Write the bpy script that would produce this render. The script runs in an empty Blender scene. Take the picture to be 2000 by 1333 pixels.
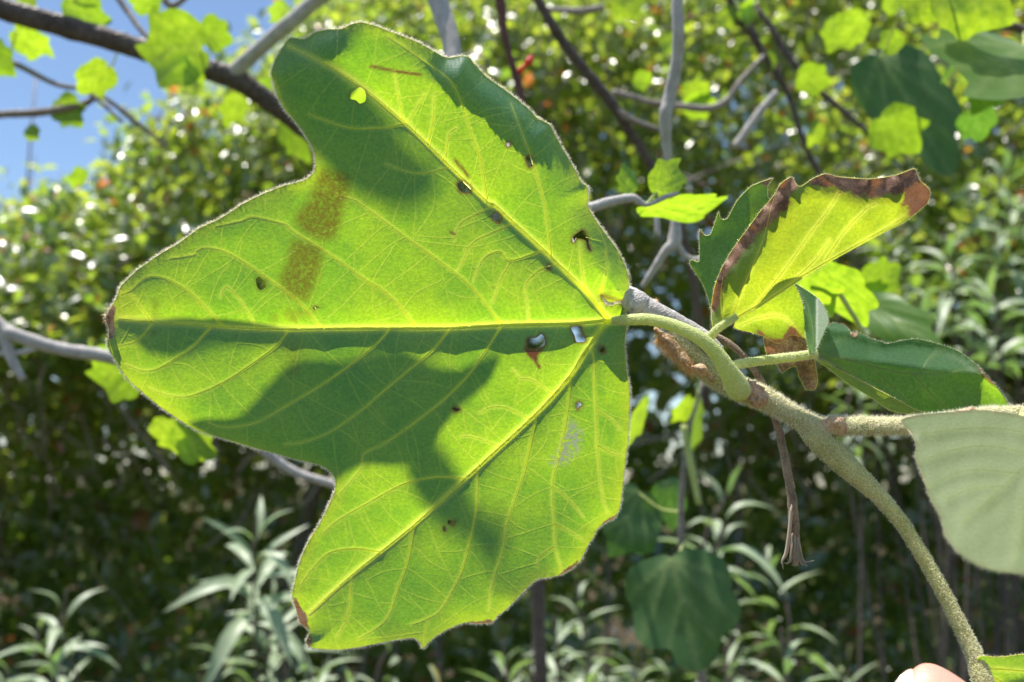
import bpy, math, random
import numpy as np
from mathutils import Vector, Matrix
from mathutils.geometry import delaunay_2d_cdt

rng = np.random.default_rng(7)
random.seed(7)
RAD = math.radians
scene = bpy.context.scene
col = scene.collection

# ------------------------------------------------------------------ camera
CAM = np.array([0.0, 0.0, 1.55])
PITCH = RAD(8.0)
LENS, FOCUS = 35.0, 0.362
cd = bpy.data.cameras.new('camera')
cd.lens = LENS; cd.sensor_width = 36.0; cd.sensor_fit = 'HORIZONTAL'
cd.clip_start = 0.01; cd.clip_end = 600
cd.dof.use_dof = True; cd.dof.focus_distance = FOCUS; cd.dof.aperture_fstop = 10
cam = bpy.data.objects.new('camera', cd); col.objects.link(cam)
cam.location = CAM; cam.rotation_euler = (math.pi/2 + PITCH, 0, 0)
scene.camera = cam

# ------------------------------------------------------------------ sky, sun, exposure
SUN_EL, SUN_AZ = RAD(77), RAD(-82)
SUN = np.array([math.sin(SUN_AZ)*math.cos(SUN_EL), math.cos(SUN_AZ)*math.cos(SUN_EL), math.sin(SUN_EL)])
w = bpy.data.worlds.new('World'); scene.world = w; w.use_nodes = True
nt = w.node_tree; nt.nodes.clear()
sky = nt.nodes.new('ShaderNodeTexSky'); sky.sky_type = 'NISHITA'; sky.sun_disc = False
sky.sun_elevation = SUN_EL; sky.sun_rotation = SUN_AZ
sky.air_density = 1.0; sky.dust_density = 0.35; sky.ozone_density = 3.0
bgn = nt.nodes.new('ShaderNodeBackground'); bgn.inputs[1].default_value = 0.095
won = nt.nodes.new('ShaderNodeOutputWorld')
nt.links.new(sky.outputs[0], bgn.inputs[0]); nt.links.new(bgn.outputs[0], won.inputs[0])
sl = bpy.data.lights.new('sun', 'SUN'); sl.energy = 5.0; sl.angle = RAD(0.53); sl.color = (1.0, 0.955, 0.88)
so = bpy.data.objects.new('sun', sl); col.objects.link(so)
so.rotation_euler = Vector(-SUN).to_track_quat('-Z', 'Y').to_euler(); so.location = (0, 2, 8)
scene.view_settings.view_transform = 'Standard'; scene.view_settings.look = 'None'
scene.view_settings.exposure = 0.9; scene.view_settings.gamma = 1.0
scene.view_settings.use_curve_mapping = False
cy = scene.cycles
cy.max_bounces = 8; cy.diffuse_bounces = 5; cy.glossy_bounces = 2; cy.transmission_bounces = 5
cy.sample_clamp_indirect = 4.0; cy.use_denoising = True

# ------------------------------------------------------------------ helpers
Rv = np.array([1.0, 0, 0])
Fv = np.array([0, math.cos(PITCH), math.sin(PITCH)])
Uv = np.array([0, -math.sin(PITCH), math.cos(PITCH)])
FPX = LENS/36.0*2000
def at(u, v, d):
    """point seen at photo pixel (u, v) (2000 x 1333) at view depth d"""
    u = np.asarray(u, float); v = np.asarray(v, float); d = np.asarray(d, float)
    dirv = Fv + ((u-1000)/FPX)[..., None]*Rv + ((666.5-v)/FPX)[..., None]*Uv
    return CAM + dirv*d[..., None]
def to_px(P):
    q = np.asarray(P)-CAM
    d = q@Fv
    return 1000+FPX*(q@Rv)/d, 666.5-FPX*(q@Uv)/d, d
MPP = 0.36/FPX      # metres per photo pixel on the leaf

def vnoise(P, seed=0, octaves=2):
    """cheap smooth noise, about -1..1, P (n,k)"""
    r = np.random.default_rng(seed)
    P = np.atleast_2d(P); out = np.zeros(len(P)); amp = 1.0; tot = 0
    for o in range(octaves):
        for _ in range(5):
            k = r.normal(size=P.shape[1]); k /= np.linalg.norm(k)
            out += amp*np.sin(P@k*(2**o)*(0.8+0.5*r.random()) + r.random()*6.28)
        tot += amp*2.2; amp *= 0.5
    return out/tot

def tag(o, label=None, cat=None, group=None, kind=None):
    if label: o['label'] = label
    if cat: o['category'] = cat
    if group: o['group'] = group
    if kind: o['kind'] = kind
    return o
def empty(name, loc, label, cat, group=None):
    o = bpy.data.objects.new(name, None); col.objects.link(o)
    o.empty_display_size = 0.02; o.location = Vector(loc)
    return tag(o, label, cat, group)
ORIG = {}
def origin(o):
    p = np.zeros(3)
    while o is not None:
        p = p+np.array(o.location); o = o.parent
    return p
def mesh_data(name, V, F, smooth=True, attrs=None):
    V = np.asarray(V, np.float32)
    m = bpy.data.meshes.new(name)
    if isinstance(F, np.ndarray):
        n, k = F.shape
        m.vertices.add(len(V)); m.vertices.foreach_set('co', V.ravel())
        m.loops.add(n*k); m.loops.foreach_set('vertex_index', F.astype(np.int32).ravel())
        m.polygons.add(n); m.polygons.foreach_set('loop_start', np.arange(0, n*k, k, dtype=np.int32))
        m.polygons.foreach_set('loop_total', np.full(n, k, np.int32))
        m.update(calc_edges=True); m.validate()
    else:
        m.from_pydata([tuple(map(float, p)) for p in V], [], [tuple(f) for f in F]); m.update()
    if attrs:
        for k_, a in attrs.items():
            at_ = m.attributes.new(k_, 'FLOAT', 'POINT'); at_.data.foreach_set('value', np.asarray(a, np.float32))
    if smooth:
        m.polygons.foreach_set('use_smooth', np.ones(len(m.polygons), bool))
    return m
def obj(name, V, F, mat, parent=None, smooth=True, attrs=None, kind=None, label=None):
    V = np.asarray(V, float)
    if parent is not None: V = V-origin(parent)
    m = mesh_data(name, V, F, smooth, attrs); m.materials.append(mat)
    o = bpy.data.objects.new(name, m); col.objects.link(o); o.parent = parent
    return tag(o, label=label, kind=kind)

def tube(P, r, n=8, cap=True, wob=0.0, seed=0):
    """tube along the points P (k,3) with radii r (k)"""
    P = np.asarray(P, float); k = len(P); r = np.broadcast_to(np.asarray(r, float), (k,)).copy()
    T = np.empty_like(P); T[1:-1] = P[2:]-P[:-2]; T[0] = P[1]-P[0]; T[-1] = P[-1]-P[-2]
    T /= np.sqrt((T*T).sum(1))[:, None]+1e-12
    tm = T.mean(0); ref = np.eye(3)[np.abs(T).max(0).argmin()]     # one side vector that no piece runs along
    nv = ref-T*(T@ref)[:, None]; nv /= np.sqrt((nv*nv).sum(1))[:, None]+1e-12
    bv = np.stack([T[:, 1]*nv[:, 2]-T[:, 2]*nv[:, 1], T[:, 2]*nv[:, 0]-T[:, 0]*nv[:, 2], T[:, 0]*nv[:, 1]-T[:, 1]*nv[:, 0]], 1)
    a = np.arange(n)*2*math.pi/n
    rr = np.repeat(r[:, None], n, 1)
    if wob: rr = rr*(1+wob*np.random.default_rng(seed).normal(size=(k, n)))
    V = (P[:, None]+(np.cos(a)*rr)[..., None]*nv[:, None]+(np.sin(a)*rr)[..., None]*bv[:, None]).reshape(-1, 3)
    F = []
    for i in range(k-1):
        for j in range(n):
            j2 = (j+1) % n
            F.append((i*n+j, i*n+j2, (i+1)*n+j2, (i+1)*n+j))
    F = [f for f in F]
    if cap:
        V = np.vstack([V, P[0], P[-1]])
        a0, a1 = len(V)-2, len(V)-1
        for j in range(n):
            j2 = (j+1) % n
            F.append((a0, j2, j, j)); F.append((a1, (k-1)*n+j, (k-1)*n+j2, (k-1)*n+j2))
        F = [f if f[2] != f[3] else f[:3] for f in F]
    return V, F
def join(parts):
    V, F, o = [], [], 0
    for v, f in parts:
        V.append(v); F += [tuple(i+o for i in q) for q in f]; o += len(v)
    return np.vstack(V), F
def smooth_line(P, step=None, n=None):
    """Catmull-Rom through P (k,d); resampled"""
    P = np.asarray(P, float)
    Q = np.vstack([2*P[0]-P[1], P, 2*P[-1]-P[-2]])
    out = []
    for i in range(1, len(Q)-2):
        p0, p1, p2, p3 = Q[i-1], Q[i], Q[i+1], Q[i+2]
        L = np.linalg.norm((p2-p1)[:2] if step else (p2-p1))
        m = n if n else max(2, int(math.ceil(L/step)))
        t = np.linspace(0, 1, m, endpoint=False)[:, None]
        out.append(0.5*((2*p1)+(-p0+p2)*t+(2*p0-5*p1+4*p2-p3)*t*t+(-p0+3*p1-3*p2+p3)*t**3))
    out.append(P[-1:])
    return np.vstack(out)
def px_tube(pts, n=10, sub=5, wob=0.0, seed=0):
    """pts rows: u, v, depth, radius in photo pixels"""
    S = smooth_line(np.asarray(pts, float), n=sub)
    P = at(S[:, 0], S[:, 1], S[:, 2]); r = S[:, 3]*S[:, 2]/FPX
    return tube(P, r, n, True, wob, seed)
def inside(P, poly):
    P = np.asarray(P); x, y = P[:, 0], P[:, 1]
    a = np.asarray(poly); b = np.roll(a, -1, axis=0)
    res = np.zeros(len(P), bool)
    for (x1, y1), (x2, y2) in zip(a, b):
        if y1 == y2: continue
        c = ((y1 > y) != (y2 > y)) & (x < (x2-x1)*(y-y1)/(y2-y1)+x1)
        res ^= c
    return res
def dist_pts(P, Q, chunk=1500):
    P = np.asarray(P, float); Q = np.asarray(Q, float); idx = np.empty(len(P), int); q2 = (Q*Q).sum(1)
    for i in range(0, len(P), chunk):
        idx[i:i+chunk] = (q2[None]-2*(P[i:i+chunk]@Q.T)).argmin(1)
    return np.sqrt(((P-Q[idx])**2).sum(1)), idx
def closed_curve(pts, step):
    P = np.asarray(pts, float)
    n = len(P); out = []
    for i in range(n):
        p0, p1, p2, p3 = P[i-1], P[i], P[(i+1) % n], P[(i+2) % n]
        m = max(1, int(round(np.linalg.norm(p2-p1)/step)))
        t = np.linspace(0, 1, m, endpoint=False)[:, None]
        # softened tangents so that sharp teeth stay sharp
        k = 0.35
        out.append((2*t**3-3*t**2+1)*p1+(t**3-2*t**2+t)*k*(p2-p0)+(-2*t**3+3*t**2)*p2+(t**3-t**2)*k*(p3-p1))
    return np.vstack(out)
def sheet(outline, step, holes=(), extra=None):
    """triangulate a 2-D outline (pixels) with inner points; returns P (n,2), tris (m,3), closed outline"""
    oc = closed_curve(outline, step)
    lo, hi = oc.min(0), oc.max(0)
    xs = np.arange(lo[0], hi[0], step*1.05); ys = np.arange(lo[1], hi[1], step*0.92)
    X, Y = np.meshgrid(xs, ys); X[1::2] += step*0.5
    G = np.stack([X.ravel(), Y.ravel()], 1)+rng.normal(size=(X.size, 2))*step*0.06
    G = G[inside(G, oc)]
    bnd = [oc]; hs = []
    for h in holes:
        hc = closed_curve(h, min(step, 3.0)); hs.append(hc); bnd.append(hc)
    d, _ = dist_pts(G, np.vstack(bnd)); G = G[d > step*0.55]
    for hc in hs: G = G[~inside(G, hc)]
    if extra is not None:
        G = G[dist_pts(G, extra)[0] > step*0.45]; d, _ = dist_pts(extra, np.vstack(bnd)); e = extra[d > 2.0]; e = e[inside(e, oc)]; G = np.vstack([G, e])
    pts = np.vstack(bnd+[G]); E = []; o = 0
    for b in bnd:
        k = len(b); E += [(o+i, o+(i+1) % k) for i in range(k)]; o += k
    r = delaunay_2d_cdt([Vector(p) for p in pts], E, [], 1, 1e-4)
    P = np.array([tuple(p) for p in r[0]]); T = np.array([f for f in r[2] if len(f) == 3])
    c = P[T].mean(1); keep = inside(c, oc)
    for hc in hs: keep &= ~inside(c, hc)
    T = T[keep]
    # all faces look the same way (towards the camera: pixel y runs down)
    a, b, c = P[T[:, 0]], P[T[:, 1]], P[T[:, 2]]
    s = (b[:, 0]-a[:, 0])*(c[:, 1]-a[:, 1])-(b[:, 1]-a[:, 1])*(c[:, 0]-a[:, 0])
    T[s > 0] = T[s > 0][:, ::-1]
    return P, T, oc, hs

# ------------------------------------------------------------------ materials
class NT:
    def __init__(s, name):
        s.m = bpy.data.materials.new(name); s.m.use_nodes = True
        s.t = s.m.node_tree; s.t.nodes.clear()
    def n(s, typ, ins=None, **kw):
        x = s.t.nodes.new(typ)
        for k, v in kw.items(): setattr(x, k, v)
        for k, v in (ins or {}).items(): s.set(x.inputs[k], v)
        return x
    def set(s, sock, v):
        if isinstance(v, bpy.types.NodeSocket): s.t.links.new(v, sock)
        elif isinstance(v, bpy.types.Node): s.t.links.new(v.outputs[0], sock)
        elif isinstance(v, (tuple, list)):
            sock.default_value = tuple(v)+((1.0,) if len(v) == 3 and sock.type == 'RGBA' else ())
        else: sock.default_value = v
    def mix(s, f, a, b, mode='MIX'):
        x = s.n('ShaderNodeMix', data_type='RGBA', blend_type=mode)
        s.set(x.inputs[0], f); s.set(x.inputs[6], a); s.set(x.inputs[7], b)
        return x.outputs[2]
    def math(s, op, a, b=0.0, clamp=False):
        x = s.n('ShaderNodeMath', operation=op, use_clamp=clamp); s.set(x.inputs[0], a); s.set(x.inputs[1], b)
        return x.outputs[0]
    def ramp(s, f, lo, hi, a=0.0, b=1.0):
        x = s.n('ShaderNodeMapRange', interpolation_type='SMOOTHSTEP'); s.set(x.inputs[0], f)
        x.inputs[1].default_value = lo; x.inputs[2].default_value = hi
        x.inputs[3].default_value = a; x.inputs[4].default_value = b
        return x.outputs[0]
    def attr(s, name): return s.n('ShaderNodeAttribute', attribute_name=name).outputs['Fac']
    def co(s): return s.n('ShaderNodeTexCoord').outputs['Object']
    def noise(s, scale, detail=3, rough=0.55, vec=None, dist=0.0):
        return s.n('ShaderNodeTexNoise', {'Vector': vec if vec is not None else s.co(), 'Scale': scale, 'Detail': detail, 'Roughness': rough, 'Distortion': dist}).outputs['Fac']
    def vor(s, scale, feature='DISTANCE_TO_EDGE', vec=None):
        return s.n('ShaderNodeTexVoronoi', {'Vector': vec if vec is not None else s.co(), 'Scale': scale}, feature=feature).outputs['Distance']
    def bump(s, h, strength, dist):
        return s.n('ShaderNodeBump', {'Height': h, 'Strength': strength, 'Distance': dist}).outputs[0]
    def out(s, sh):
        o = s.n('ShaderNodeOutputMaterial'); s.t.links.new(sh if isinstance(sh, bpy.types.NodeSocket) else sh.outputs[0], o.inputs[0]); return s.m
    def leaf(s, R, T, rough=0.4, spec=0.04, normal=None, sheen=0.0):
        d = s.n('ShaderNodeBsdfDiffuse', {'Color': R, 'Roughness': 0.6}); t = s.n('ShaderNodeBsdfTranslucent', {'Color': T})
        if normal is not None: s.set(d.inputs['Normal'], normal); s.set(t.inputs['Normal'], normal)
        a = s.n('ShaderNodeAddShader', {0: d.outputs[0], 1: t.outputs[0]})
        g = s.n('ShaderNodeBsdfGlossy', {'Color': (1, 1, 1), 'Roughness': rough})
        if normal is not None: s.set(g.inputs['Normal'], normal)
        lw = s.n('ShaderNodeLayerWeight', {'Blend': 0.5})            # facing term, the same on both sides of a leaf
        if normal is not None: s.set(lw.inputs['Normal'], normal)
        f = s.math('ADD', s.math('MULTIPLY', s.math('POWER', lw.outputs['Facing'], 5.0), min(0.6, spec*12)), spec, True)
        m = s.n('ShaderNodeMixShader', {0: f, 1: a.outputs[0], 2: g.outputs[0]})
        if sheen > 0:
            sh = s.n('ShaderNodeBsdfSheen', {'Color': (sheen, sheen, sheen*0.9), 'Roughness': 0.4})
            return s.n('ShaderNodeAddShader', {0: m.outputs[0], 1: sh.outputs[0]}).outputs[0]
        return m.outputs[0]

def mat_blade(name, T1=(0.25, 0.40, 0.002), T2=(0.155, 0.32, 0.002), R=(0.028, 0.115, 0.095), bscale=1.0, dry=(0.36, 0.25, 0.17), spec=0.02, sheen=0.03):
    s = NT(name); co = s.co()
    big = s.ramp(s.noise(38, 3, 0.6, co), 0.33, 0.66)
    Tc = s.mix(big, T2, T1)
    # fine reticulation of veinlets, darker pockets of blade between them
    wob = s.n('ShaderNodeVectorMath', {0: co, 1: s.n('ShaderNodeVectorMath', {0: s.n('ShaderNodeTexNoise', {'Vector': co, 'Scale': 260.0}).outputs['Color'], 1: (0.004, 0.004, 0.004)}, operation='MULTIPLY').outputs[0]}, operation='ADD').outputs[0]
    v1 = s.ramp(s.vor(420, vec=wob), 0.0, 0.16, 1.0, 0.0)
    v2 = s.ramp(s.vor(1250, vec=wob), 0.0, 0.2, 1.0, 0.0)
    net = s.math('ADD', s.math('MULTIPLY', v1, 0.45), s.math('MULTIPLY', v2, 0.35), True)
    grain = s.ramp(s.noise(900, 2, 0.7, co), 0.3, 0.7, 0.80, 1.08)
    Tc = s.mix(s.math('MULTIPLY', net, 0.30), Tc, (0.34, 0.48, 0.02))
    Tc = s.mix(1.0, Tc, s.n('ShaderNodeCombineColor', {0: grain, 1: grain, 2: grain}).outputs[0], 'MULTIPLY')
    blot = s.ramp(s.noise(120, 4, 0.65, co), 0.55, 0.75)
    Tc = s.mix(s.math('MULTIPLY', blot, 0.45), Tc, (0.08, 0.22, 0.008))
    va = s.attr('vein'); Tc = s.mix(s.math('MULTIPLY', va, 0.75), Tc, (0.62, 0.64, 0.08))
    ye = s.attr('yellow'); Tc = s.mix(ye, Tc, (0.46, 0.47, 0.012))
    Rc = s.mix(s.math('MULTIPLY', net, 0.25), R, (0.12, 0.20, 0.14))
    Rc = s.mix(s.math('MULTIPLY', va, 0.5), Rc, (0.28, 0.33, 0.10))
    st = s.attr('stain')
    sn = s.math('MULTIPLY', st, s.ramp(s.noise(800, 6, 0.7, co), 0.22, 0.60), True)
    Tc = s.mix(s.math('MULTIPLY', sn, 0.86), Tc, (0.105, 0.066, 0.008)); Rc = s.mix(sn, Rc, (0.10, 0.065, 0.03))
    rd = s.attr('rust'); Tc = s.mix(rd, Tc, (0.10, 0.035, 0.014)); Rc = s.mix(rd, Rc, (0.15, 0.065, 0.04))
    dr = s.attr('dry')
    dn = s.ramp(s.math('ADD', dr, s.math('MULTIPLY', s.math('SUBTRACT', s.noise(260, 5, 0.7, co), 0.5), 0.9)), 0.40, 0.56)
    dcol = s.mix(s.ramp(s.math('ADD', s.math('MULTIPLY', s.noise(160, 4, 0.6, co), .6), s.math('MULTIPLY', s.noise(1100, 4, 0.7, co), .4)), .38, .62), tuple(c*0.4 for c in dry), tuple(min(1, c*1.7) for c in dry))
    Tc = s.mix(dn, Tc, (0.11, 0.045, 0.018)); Rc = s.mix(dn, Rc, dcol)
    sc = s.attr('scar'); scn = s.math('MULTIPLY', sc, s.ramp(s.noise(700, 4, 0.7, co), 0.45, 0.52), True)
    Tc = s.mix(scn, Tc, (0.20, 0.22, 0.14)); Rc = s.mix(scn, Rc, (0.22, 0.24, 0.20))
    h = s.math('ADD', s.math('MULTIPLY', v1, -0.5), s.math('MULTIPLY', s.noise(1400, 3, 0.7, co), 0.5))
    nb = s.bump(h, 0.35, 0.0002*bscale)
    return s.out(s.leaf(Rc, Tc, 0.5, spec, nb, sheen))
def mat_vein():
    s = NT('vein_tissue')
    c = s.mix(s.noise(500, 3), (0.17, 0.20, 0.045), (0.26, 0.27, 0.07))
    return s.out(s.leaf(c, (0.88, 0.85, 0.32), 0.5, 0.015))
def mat_fuzz(name, c, t): s = NT(name); return s.out(s.leaf(c, t, 0.6, 0.02))
def mat_stem(name, a, b, scale, spec=0.015, bump=0.7, bd=0.0006, T=None):
    s = NT(name); co = s.co()
    n1 = s.noise(scale, 4, 0.65, co); n2 = s.noise(scale*0.12, 3, 0.6, co)
    v = s.vor(scale*1.3, 'F1', co)
    f = s.math('ADD', s.math('MULTIPLY', n1, 0.6), s.math('MULTIPLY', n2, 0.5))
    c = s.mix(s.ramp(f, 0.35, 0.75), a, b)
    nb = s.bump(s.math('ADD', n1, s.math('MULTIPLY', v, 0.7)), bump, bd)
    return s.out(s.leaf(c, T or (0, 0, 0), 0.55, spec, nb))
def mat_bgleaf(name, Ra, Rb, Ta, Tb, rough, spec, dead=0.0, per_object=True):
    s = NT(name)
    r = s.n('ShaderNodeObjectInfo').outputs['Random'] if per_object else s.attr('rnd')
    r2 = s.math('FRACT', s.math('MULTIPLY', r, 7.31))
    co = s.co(); nz = s.noise(30 if not per_object else 6, 2, 0.5, co)
    f = s.math('ADD', s.math('MULTIPLY', r, 0.7), s.math('MULTIPLY', nz, 0.3))
    R = s.mix(f, Ra, Rb); T = s.mix(f, Ta, Tb)
    if per_object:
        rb = s.math('MULTIPLY', s.attr('rib'), 0.55); R = s.mix(rb, R, (0.26, 0.30, 0.12)); T = s.mix(rb, T, tuple(min(.6, c*1.3+.02) for c in Tb))
        k0 = s.ramp(s.noise(9, 4, 0.6, co), 0.35, 0.7); T = s.mix(k0, T, tuple(c*0.72 for c in Ta))
    if dead > 0:
        k = s.ramp(r2, 1-dead, 1-dead+0.02)
        R = s.mix(k, R, (0.22, 0.09, 0.04)); T = s.mix(k, T, (0.35, 0.12, 0.03))
    return s.out(s.leaf(R, T, rough, spec))

M_BLADE = mat_blade('plane_leaf_blade')
M_BLADE_CURL = mat_blade('curled_leaf_blade', T1=(0.33, 0.40, 0.010), T2=(0.22, 0.33, 0.010), R=(0.10, 0.13, 0.035), dry=(0.24, 0.13, 0.085))
M_BLADE_UP = mat_blade('leaf_upper_side', T1=(0.20, 0.36, 0.012), T2=(0.13, 0.28, 0.012), R=(0.03, 0.085, 0.028), dry=(0.40, 0.25, 0.15), spec=0.025, bscale=0.5, sheen=0.015)
M_BLADE_OCCLUDER = mat_blade('occluder_leaf_blade', T1=(0.035, 0.08, 0.008), T2=(0.025, 0.06, 0.008))  # lets little light through, so the unseen added leaves cast deep shadows
M_BLADE_PALE = mat_blade('leaf_pale_underside', T1=(0.30, 0.40, 0.10), T2=(0.26, 0.36, 0.10), R=(0.135, 0.165, 0.085), spec=0.01, sheen=0.02)
M_VEIN = mat_vein()
M_VEIN_UP = mat_fuzz('upper_side_vein', (0.13, 0.19, 0.07), (0.25, 0.30, 0.08))
M_FUZZ = mat_fuzz('leaf_fuzz', (0.50, 0.48, 0.40), (0.48, 0.45, 0.36))
M_TAN = mat_fuzz('tan_fuzz', (0.50, 0.36, 0.19), (0.40, 0.26, 0.12))
M_STEM = mat_stem('mealy_green_stem', (0.50, 0.48, 0.17), (0.86, 0.81, 0.44), 1100, bump=1.0, bd=0.0016, T=(0.08, 0.09, 0.03))
M_PETIOLE = mat_stem('petiole_skin', (0.44, 0.50, 0.15), (0.60, 0.63, 0.29), 1200, bump=0.6, bd=0.0006, T=(0.22, 0.24, 0.05))
M_GREY = mat_stem('grey_twig_bark', (0.42, 0.38, 0.35), (0.72, 0.67, 0.63), 900, bump=0.8)
M_BARK = mat_stem('dark_bough_bark', (0.10, 0.075, 0.065), (0.22, 0.17, 0.15), 160, bump=0.9, bd=0.003)
M_TWIG = mat_stem('shrub_twig_bark', (0.24, 0.19, 0.165), (0.50, 0.43, 0.39), 300, bump=0.8, bd=0.001)
M_RED = mat_stem('red_brown_bark', (0.13, 0.06, 0.05), (0.24, 0.11, 0.09), 300, bump=0.8, bd=0.001)
M_DRY = mat_stem('dry_stalk_skin', (0.19, 0.13, 0.095), (0.46, 0.34, 0.26), 1500, bump=0.8)
M_SCALE = mat_stem('bud_scale_skin', (0.32, 0.18, 0.09), (0.72, 0.52, 0.34), 800, bump=0.6, bd=0.0008, T=(0.14, 0.08, 0.03))
M_PLANE = mat_bgleaf('plane_leaf_far', (0.06, 0.14, 0.03), (0.10, 0.17, 0.045), (0.21, 0.36, 0.010), (0.33, 0.43, 0.012), 0.45, 0.025)
M_PLANE_SHADE = mat_bgleaf('shade_plane_leaf_far', (0.04, 0.09, 0.028), (0.055, 0.115, 0.035), (0.07, 0.17, 0.012), (0.11, 0.22, 0.015), 0.45, 0.03)  # darker copy of the far plane leaf, with shade put into its colour
M_HEDGE = mat_bgleaf('hedge_leaf', (0.03, 0.07, 0.016), (0.07, 0.09, 0.022), (0.14, 0.26, 0.018), (0.36, 0.40, 0.035), 0.30, 0.085, 0.05)
M_HEDGES = mat_bgleaf('hedge_leaf_mass', (0.03, 0.07, 0.016), (0.07, 0.09, 0.022), (0.14, 0.26, 0.018), (0.36, 0.40, 0.035), 0.30, 0.085, 0.05, False)
M_LANCE = mat_bgleaf('lance_leaf', (0.20, 0.26, 0.15), (0.32, 0.37, 0.25), (0.08, 0.16, 0.03), (0.17, 0.25, 0.04), 0.45, 0.04, 0.008)

# ------------------------------------------------------------------ ground
def build_ground():
    n = 60; xs = np.linspace(-1, 1, n); g = np.sign(xs)*np.abs(xs)**2.2*250
    X, Y = np.meshgrid(g, g); Z = 0.03*vnoise(np.stack([X.ravel()*2, Y.ravel()*2], 1), 3, 3)
    V = np.stack([X.ravel(), Y.ravel()+2, Z], 1)
    i = np.arange(n*n).reshape(n, n)
    F = np.stack([i[:-1, :-1], i[:-1, 1:], i[1:, 1:], i[1:, :-1]], -1).reshape(-1, 4)
    s = NT('garden_soil'); co = s.co()
    c = s.mix(s.noise(3, 6, 0.7, co), (0.04, 0.03, 0.02), (0.10, 0.075, 0.05))
    c = s.mix(s.ramp(s.noise(0.7, 4, 0.6, co), 0.45, 0.6), c, (0.05, 0.08, 0.025))
    b = s.n('ShaderNodeBsdfDiffuse', {'Color': c, 'Normal': s.bump(s.noise(12, 6, 0.7, co), 0.8, 0.04)})
    obj('ground', V, F, s.out(b), None, True, kind='structure')
build_ground()

# ------------------------------------------------------------------ the main leaf: traced outline and veins (photo pixels)
OUT = [(206,622),(214,605),(229,580),(237,559),(267,529),(309,499),(348,476),(390,446),(429,428),(472,400),(510,381),(555,363),(591,354),(609,342),(617,327),(615,300),(600,270),(579,240),(558,216),(544,192),(537,168),(530,144),(537,120),(550,96),(567,75),(594,77),(615,64),(639,58),(666,57),(684,49),(705,44),(735,52),(780,69),(820,85),(850,102),(871,113),(895,111),(913,111),(928,127),(949,150),(979,171),(1003,189),(1030,211),(1049,231),(1072,243),(1084,264),(1102,297),(1120,327),(1135,357),(1147,366),(1147,400),(1159,424),(1180,454),(1198,478),(1213,502),(1225,532),(1228,556),(1223,588),(1210,588),(1190,590),(1174,577),(1182,596),(1195,597),(1210,593),(1220,598),(1221,616),(1224,636),(1220,670),(1223,715),(1229,760),(1229,801),(1227,850),(1222,895),(1217,940),(1210,992),(1200,1011),(1177,1024),(1166,1034),(1159,1049),(1147,1067),(1132,1097),(1114,1112),(1097,1122),(1076,1127),(1050,1131),(1031,1146),(1009,1169),(985,1193),(972,1202),(960,1216),(932,1218),(908,1216),(880,1226),(852,1242),(836,1256),(826,1267),(820,1254),(808,1246),(784,1248),(740,1256),(700,1264),(660,1269),(620,1267),(602,1262),(598,1252),(605,1238),(602,1228),(586,1216),(580,1196),(571,1164),(574,1144),(586,1096),(604,1056),(624,1024),(642,988),(654,960),(656,940),(648,924),(632,912),(608,904),(572,896),(532,884),(500,876),(440,858),(380,838),(321,800),(285,772),(246,736),(225,703),(211,676),(213,645)]
def blob(cx, cy, a, b, n=8, seed=0, rot=0.0):
    r = np.random.default_rng(seed); o = []
    for i in range(n):
        t = i*2*math.pi/n; k = 1+0.22*r.normal()
        x, y = a*math.cos(t)*k, b*math.sin(t)*k
        o.append((cx+x*math.cos(rot)-y*math.sin(rot), cy+x*math.sin(rot)+y*math.cos(rot)))
    return o
HOLES = [blob(700,187,14,15,9,1), [(500,545),(507,541),(513,547),(520,548),(520,560),(509,567),(502,560)], blob(616,601,6,5,7,3), blob(994,281,4,5,6,4),
         [(1026,309),(1036,306),(1041,322),(1033,327)], [(893,360),(905,355),(919,366),(917,376),(900,375)], blob(970,427,7,9,7,6), blob(1072,523,5,7,7,8),
         [(1124,459),(1138,450),(1147,462),(1150,478),(1154,490),(1148,486),(1144,470),(1128,466),(1120,474),(1118,466)],
         [(1031,662),(1048,660),(1058,653),(1065,664),(1062,676),(1046,681),(1030,680)],
         [(1115,640),(1134,638),(1136,650),(1145,664),(1140,668),(1126,668),(1122,655)], blob(1176,682,5,6,7,12), blob(1130,793,4,6,7,13), blob(890,801,7,4,7,14), blob(884,1022,9,7,8,15), blob(869,1034,4,5,6,16)]
MID = [(1207,627),(1180,626),(1120,631),(979,635),(880,640),(759,641),(700,641),(564,643),(435,638),(360,632),(297,629),(230,622)]
UPP = [(1197,624),(1183,618),(1144,571),(1075,502),(1000,433),(964,400),(949,393),(880,327),(790,240),(699,165),(630,123),(564,90)]
LOW = [(1195,629),(1180,636),(1144,685),(1114,733),(1053,802),(932,914),(808,1026),(684,1126),(603,1200)]
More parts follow.
